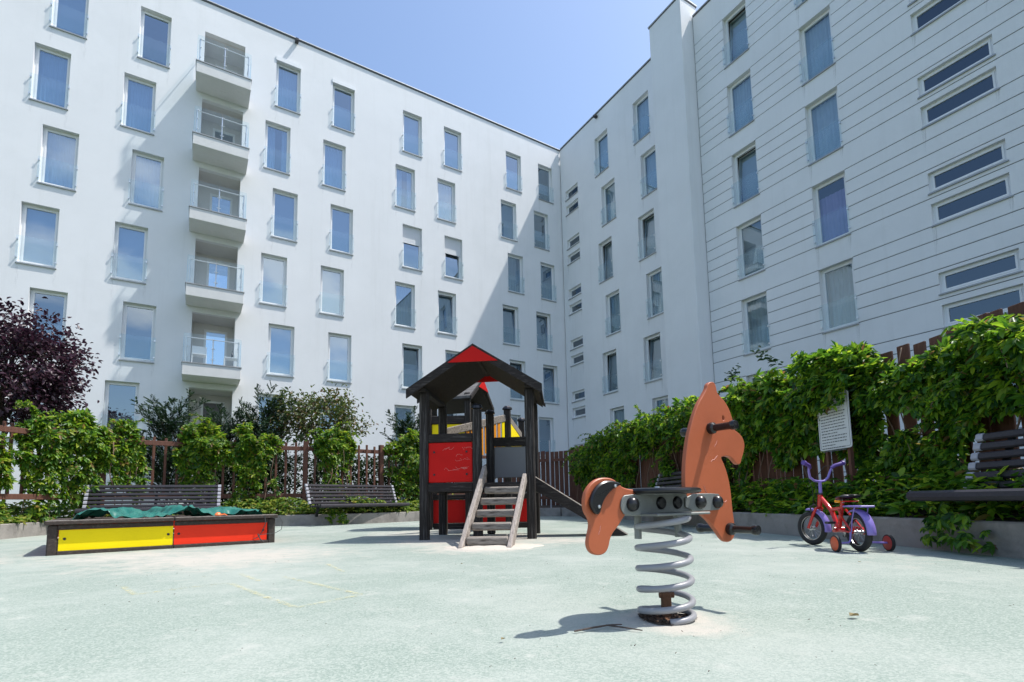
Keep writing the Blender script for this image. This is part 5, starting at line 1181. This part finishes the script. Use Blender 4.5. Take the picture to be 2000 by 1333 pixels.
yew('feathery dark conifer behind the fence, right of the loggia', (-6.85, 14.2, 0), 3.55, 1.15, 80, 6)
yew('feathery dark conifer behind the fence, left of the playhouse roof', (-3.3, 16.2, 0), 3.4, 1.0, 80, 7)
yew('low dark conifer in front of the loggia, behind the fence', (-7.9, 13.9, 0), 2.95, 1.05, 60, 8)
# clipped dark hedge seen between the fence slats
hp_ = Path([(-7.9, 12.6), (-6.2, 13.5), (-4.7, 14.1), (-3.3, 15.2), (-2.0, 16.3)])
n = 15000; s = rng.uniform(0, hp_.len, n); p = hp_.at(s); cov = vnoise(np.stack([s * .9, s * 0], 1), 4.4); z = rng.uniform(.1, 1.75 + .3 * vnoise(np.stack([s * 2, s * 0], 1), 8.1), n); ok = (cov > -.30) | (rng.uniform(size=n) < .15)
P = np.stack([p[:, 0] + rng.normal(0, .22, n), p[:, 1] + rng.normal(0, .22, n), z], 1)[ok]; n = len(P)
V, Q = leaf_mesh(P, rng.normal(0, 1, (n, 3)) + np.array([0, -.5, 0]), rng.normal(0, .5, (n, 3)) + np.array([0, 0, 1]), rng.uniform(.07, .13, n), rng.uniform(.04, .07, n))
tag(raw('hedge', V, Q, L_hedge, origin=(-4.7, 14.1, 0)), 'dark hedge seen through the gaps of the slatted fence', 'hedge')

# ------------------------------------------------------------------ small things on the playground
def fallen(x, y, s_, rot, lab, col):
    P = np.array([[x, y, .012]]); V, Q = leaf_mesh(P, np.array([[math.cos(rot), math.sin(rot), .15]]), np.array([[.1, .15, 1.]]), np.array([s_]), np.array([s_ * .6]), .3, .2)
    tag(raw('fallen_leaf', V, Q, col, origin=(x, y, 0)), lab, 'leaf', 'fallen leaves on the rubber')
L_dry = leafmat('dry_leaf', [(.16, .13, .05), (.22, .17, .07)], .6, .2)
g = lambda x, y: (lambda d: Vector((0, 0, CAM_H)) + d * (-CAM_H / d.z))(rayd(x, y))
for (px, py, s_, rot, lab) in ((1660, 1210, .045, .3, 'dry curled leaf on the open rubber right of the spring'), (1680, 1102, .03, 1.2, 'tiny dry leaf on the rubber in front of the bicycle'), (903, 1105, .025, 2.0, 'tiny dark leaf on the rubber in front of the ladder'), (979, 1257, .02, .9, 'tiny dark leaf at the tip of the horse\'s shadow')):
    q = g(px, py); fallen(q.x, q.y, s_, rot, lab, L_dry)
chips('grit', 420, .2, 4.2, 3.0, .0015, .0045, M['dirt'], .004)
# faded yellow chalk
ma, t, b = newmat('yellow_chalk'); t.nodes.remove(b)
gg = N(t, 'ShaderNodeNewGeometry'); nn_ = N(t, 'ShaderNodeTexNoise'); nn_.inputs['Scale'].default_value = 26; nn_.inputs['Detail'].default_value = 6; nn_.inputs['Roughness'].default_value = .8; t.links.new(gg.outputs['Position'], nn_.inputs['Vector'])
mr = N(t, 'ShaderNodeMapRange'); mr.inputs[1].default_value = .47; mr.inputs[2].default_value = .66; mr.inputs[4].default_value = .55; t.links.new(nn_.outputs['Fac'], mr.inputs[0])
df = N(t, 'ShaderNodeBsdfDiffuse'); df.inputs[0].default_value = (.74, .64, .30, 1); tr = N(t, 'ShaderNodeBsdfTransparent'); mi = N(t, 'ShaderNodeMixShader'); t.links.new(mr.outputs[0], mi.inputs[0]); t.links.new(tr.outputs[0], mi.inputs[1]); t.links.new(df.outputs[0], mi.inputs[2]); t.links.new(mi.outputs[0], t.nodes['Material Output'].inputs[0])
ck = MB()
for line in ([(240, 1147), (265, 1163), (360, 1150), (448, 1140)], [(448, 1140), (520, 1168), (578, 1188)], [(578, 1188), (640, 1176), (705, 1163)], [(705, 1163), (650, 1150), (590, 1136), (555, 1128)], [(470, 1122), (505, 1136)], [(640, 1103), (670, 1118)], [(395, 1128), (420, 1127)]):
    pts = [g(*q) for q in line]
    for a, b_ in zip(pts, pts[1:]):
        d = (b_ - a).normalized(); s_ = Vector((-d.y, d.x, 0)) * .016; ck.add([Vector((p.x, p.y, .004)) for p in (a - s_, b_ - s_, b_ + s_, a + s_)], [(0, 1, 2, 3)])
tag(build('chalk_lines', ck, ma, fix=False), 'faint yellow chalk lines drawn on the rubber in front of the sandbox', 'chalk lines')
# sand heaped round the ladder foot
vs = []; n1, n2 = 40, 14
for j in range(n2):
    for i in range(n1):
        a = 2 * math.pi * i / n1; f_ = (j + .02) / (n2 - 1); r = f_ * (1 + .25 * mnoise.noise(Vector((math.cos(a) * 1.5, math.sin(a) * 1.5, 2)))); x = -.20 + .50 * r * math.cos(a); y = 5.20 + .34 * r * math.sin(a)
        vs.append((x, y, .028 * (1 - f_ ** 2) * (1 + .5 * mnoise.noise(Vector((x * 9, y * 9, 1)))) + .0035 - .02 * (f_ > .97)))
mb = MB().add(vs, [(j * n1 + i, j * n1 + (i + 1) % n1, (j + 1) * n1 + (i + 1) % n1, (j + 1) * n1 + i) for j in range(n2 - 1) for i in range(n1)])
struct(build('sand_pile', mb, M['sand'], smooth='all', origin=(-.2, 5.2, 0), fix=False), 'stuff')
# creeper tuft in front of the top of the notice board
frs = Path([(3.62, 6.9), (3.66, 6.2), (3.72, 5.3)])
creeper('climbing_creeper', 'leafy creeper tuft hanging over the top of the notice board', frs, .45, 1.42, 420, .115, 1.42, lambda s: 2.1 + 0 * s, .22, L_vine_r, thr=-.6, seed=71, tend=0, stems=0, crest=.3, group=gR_)
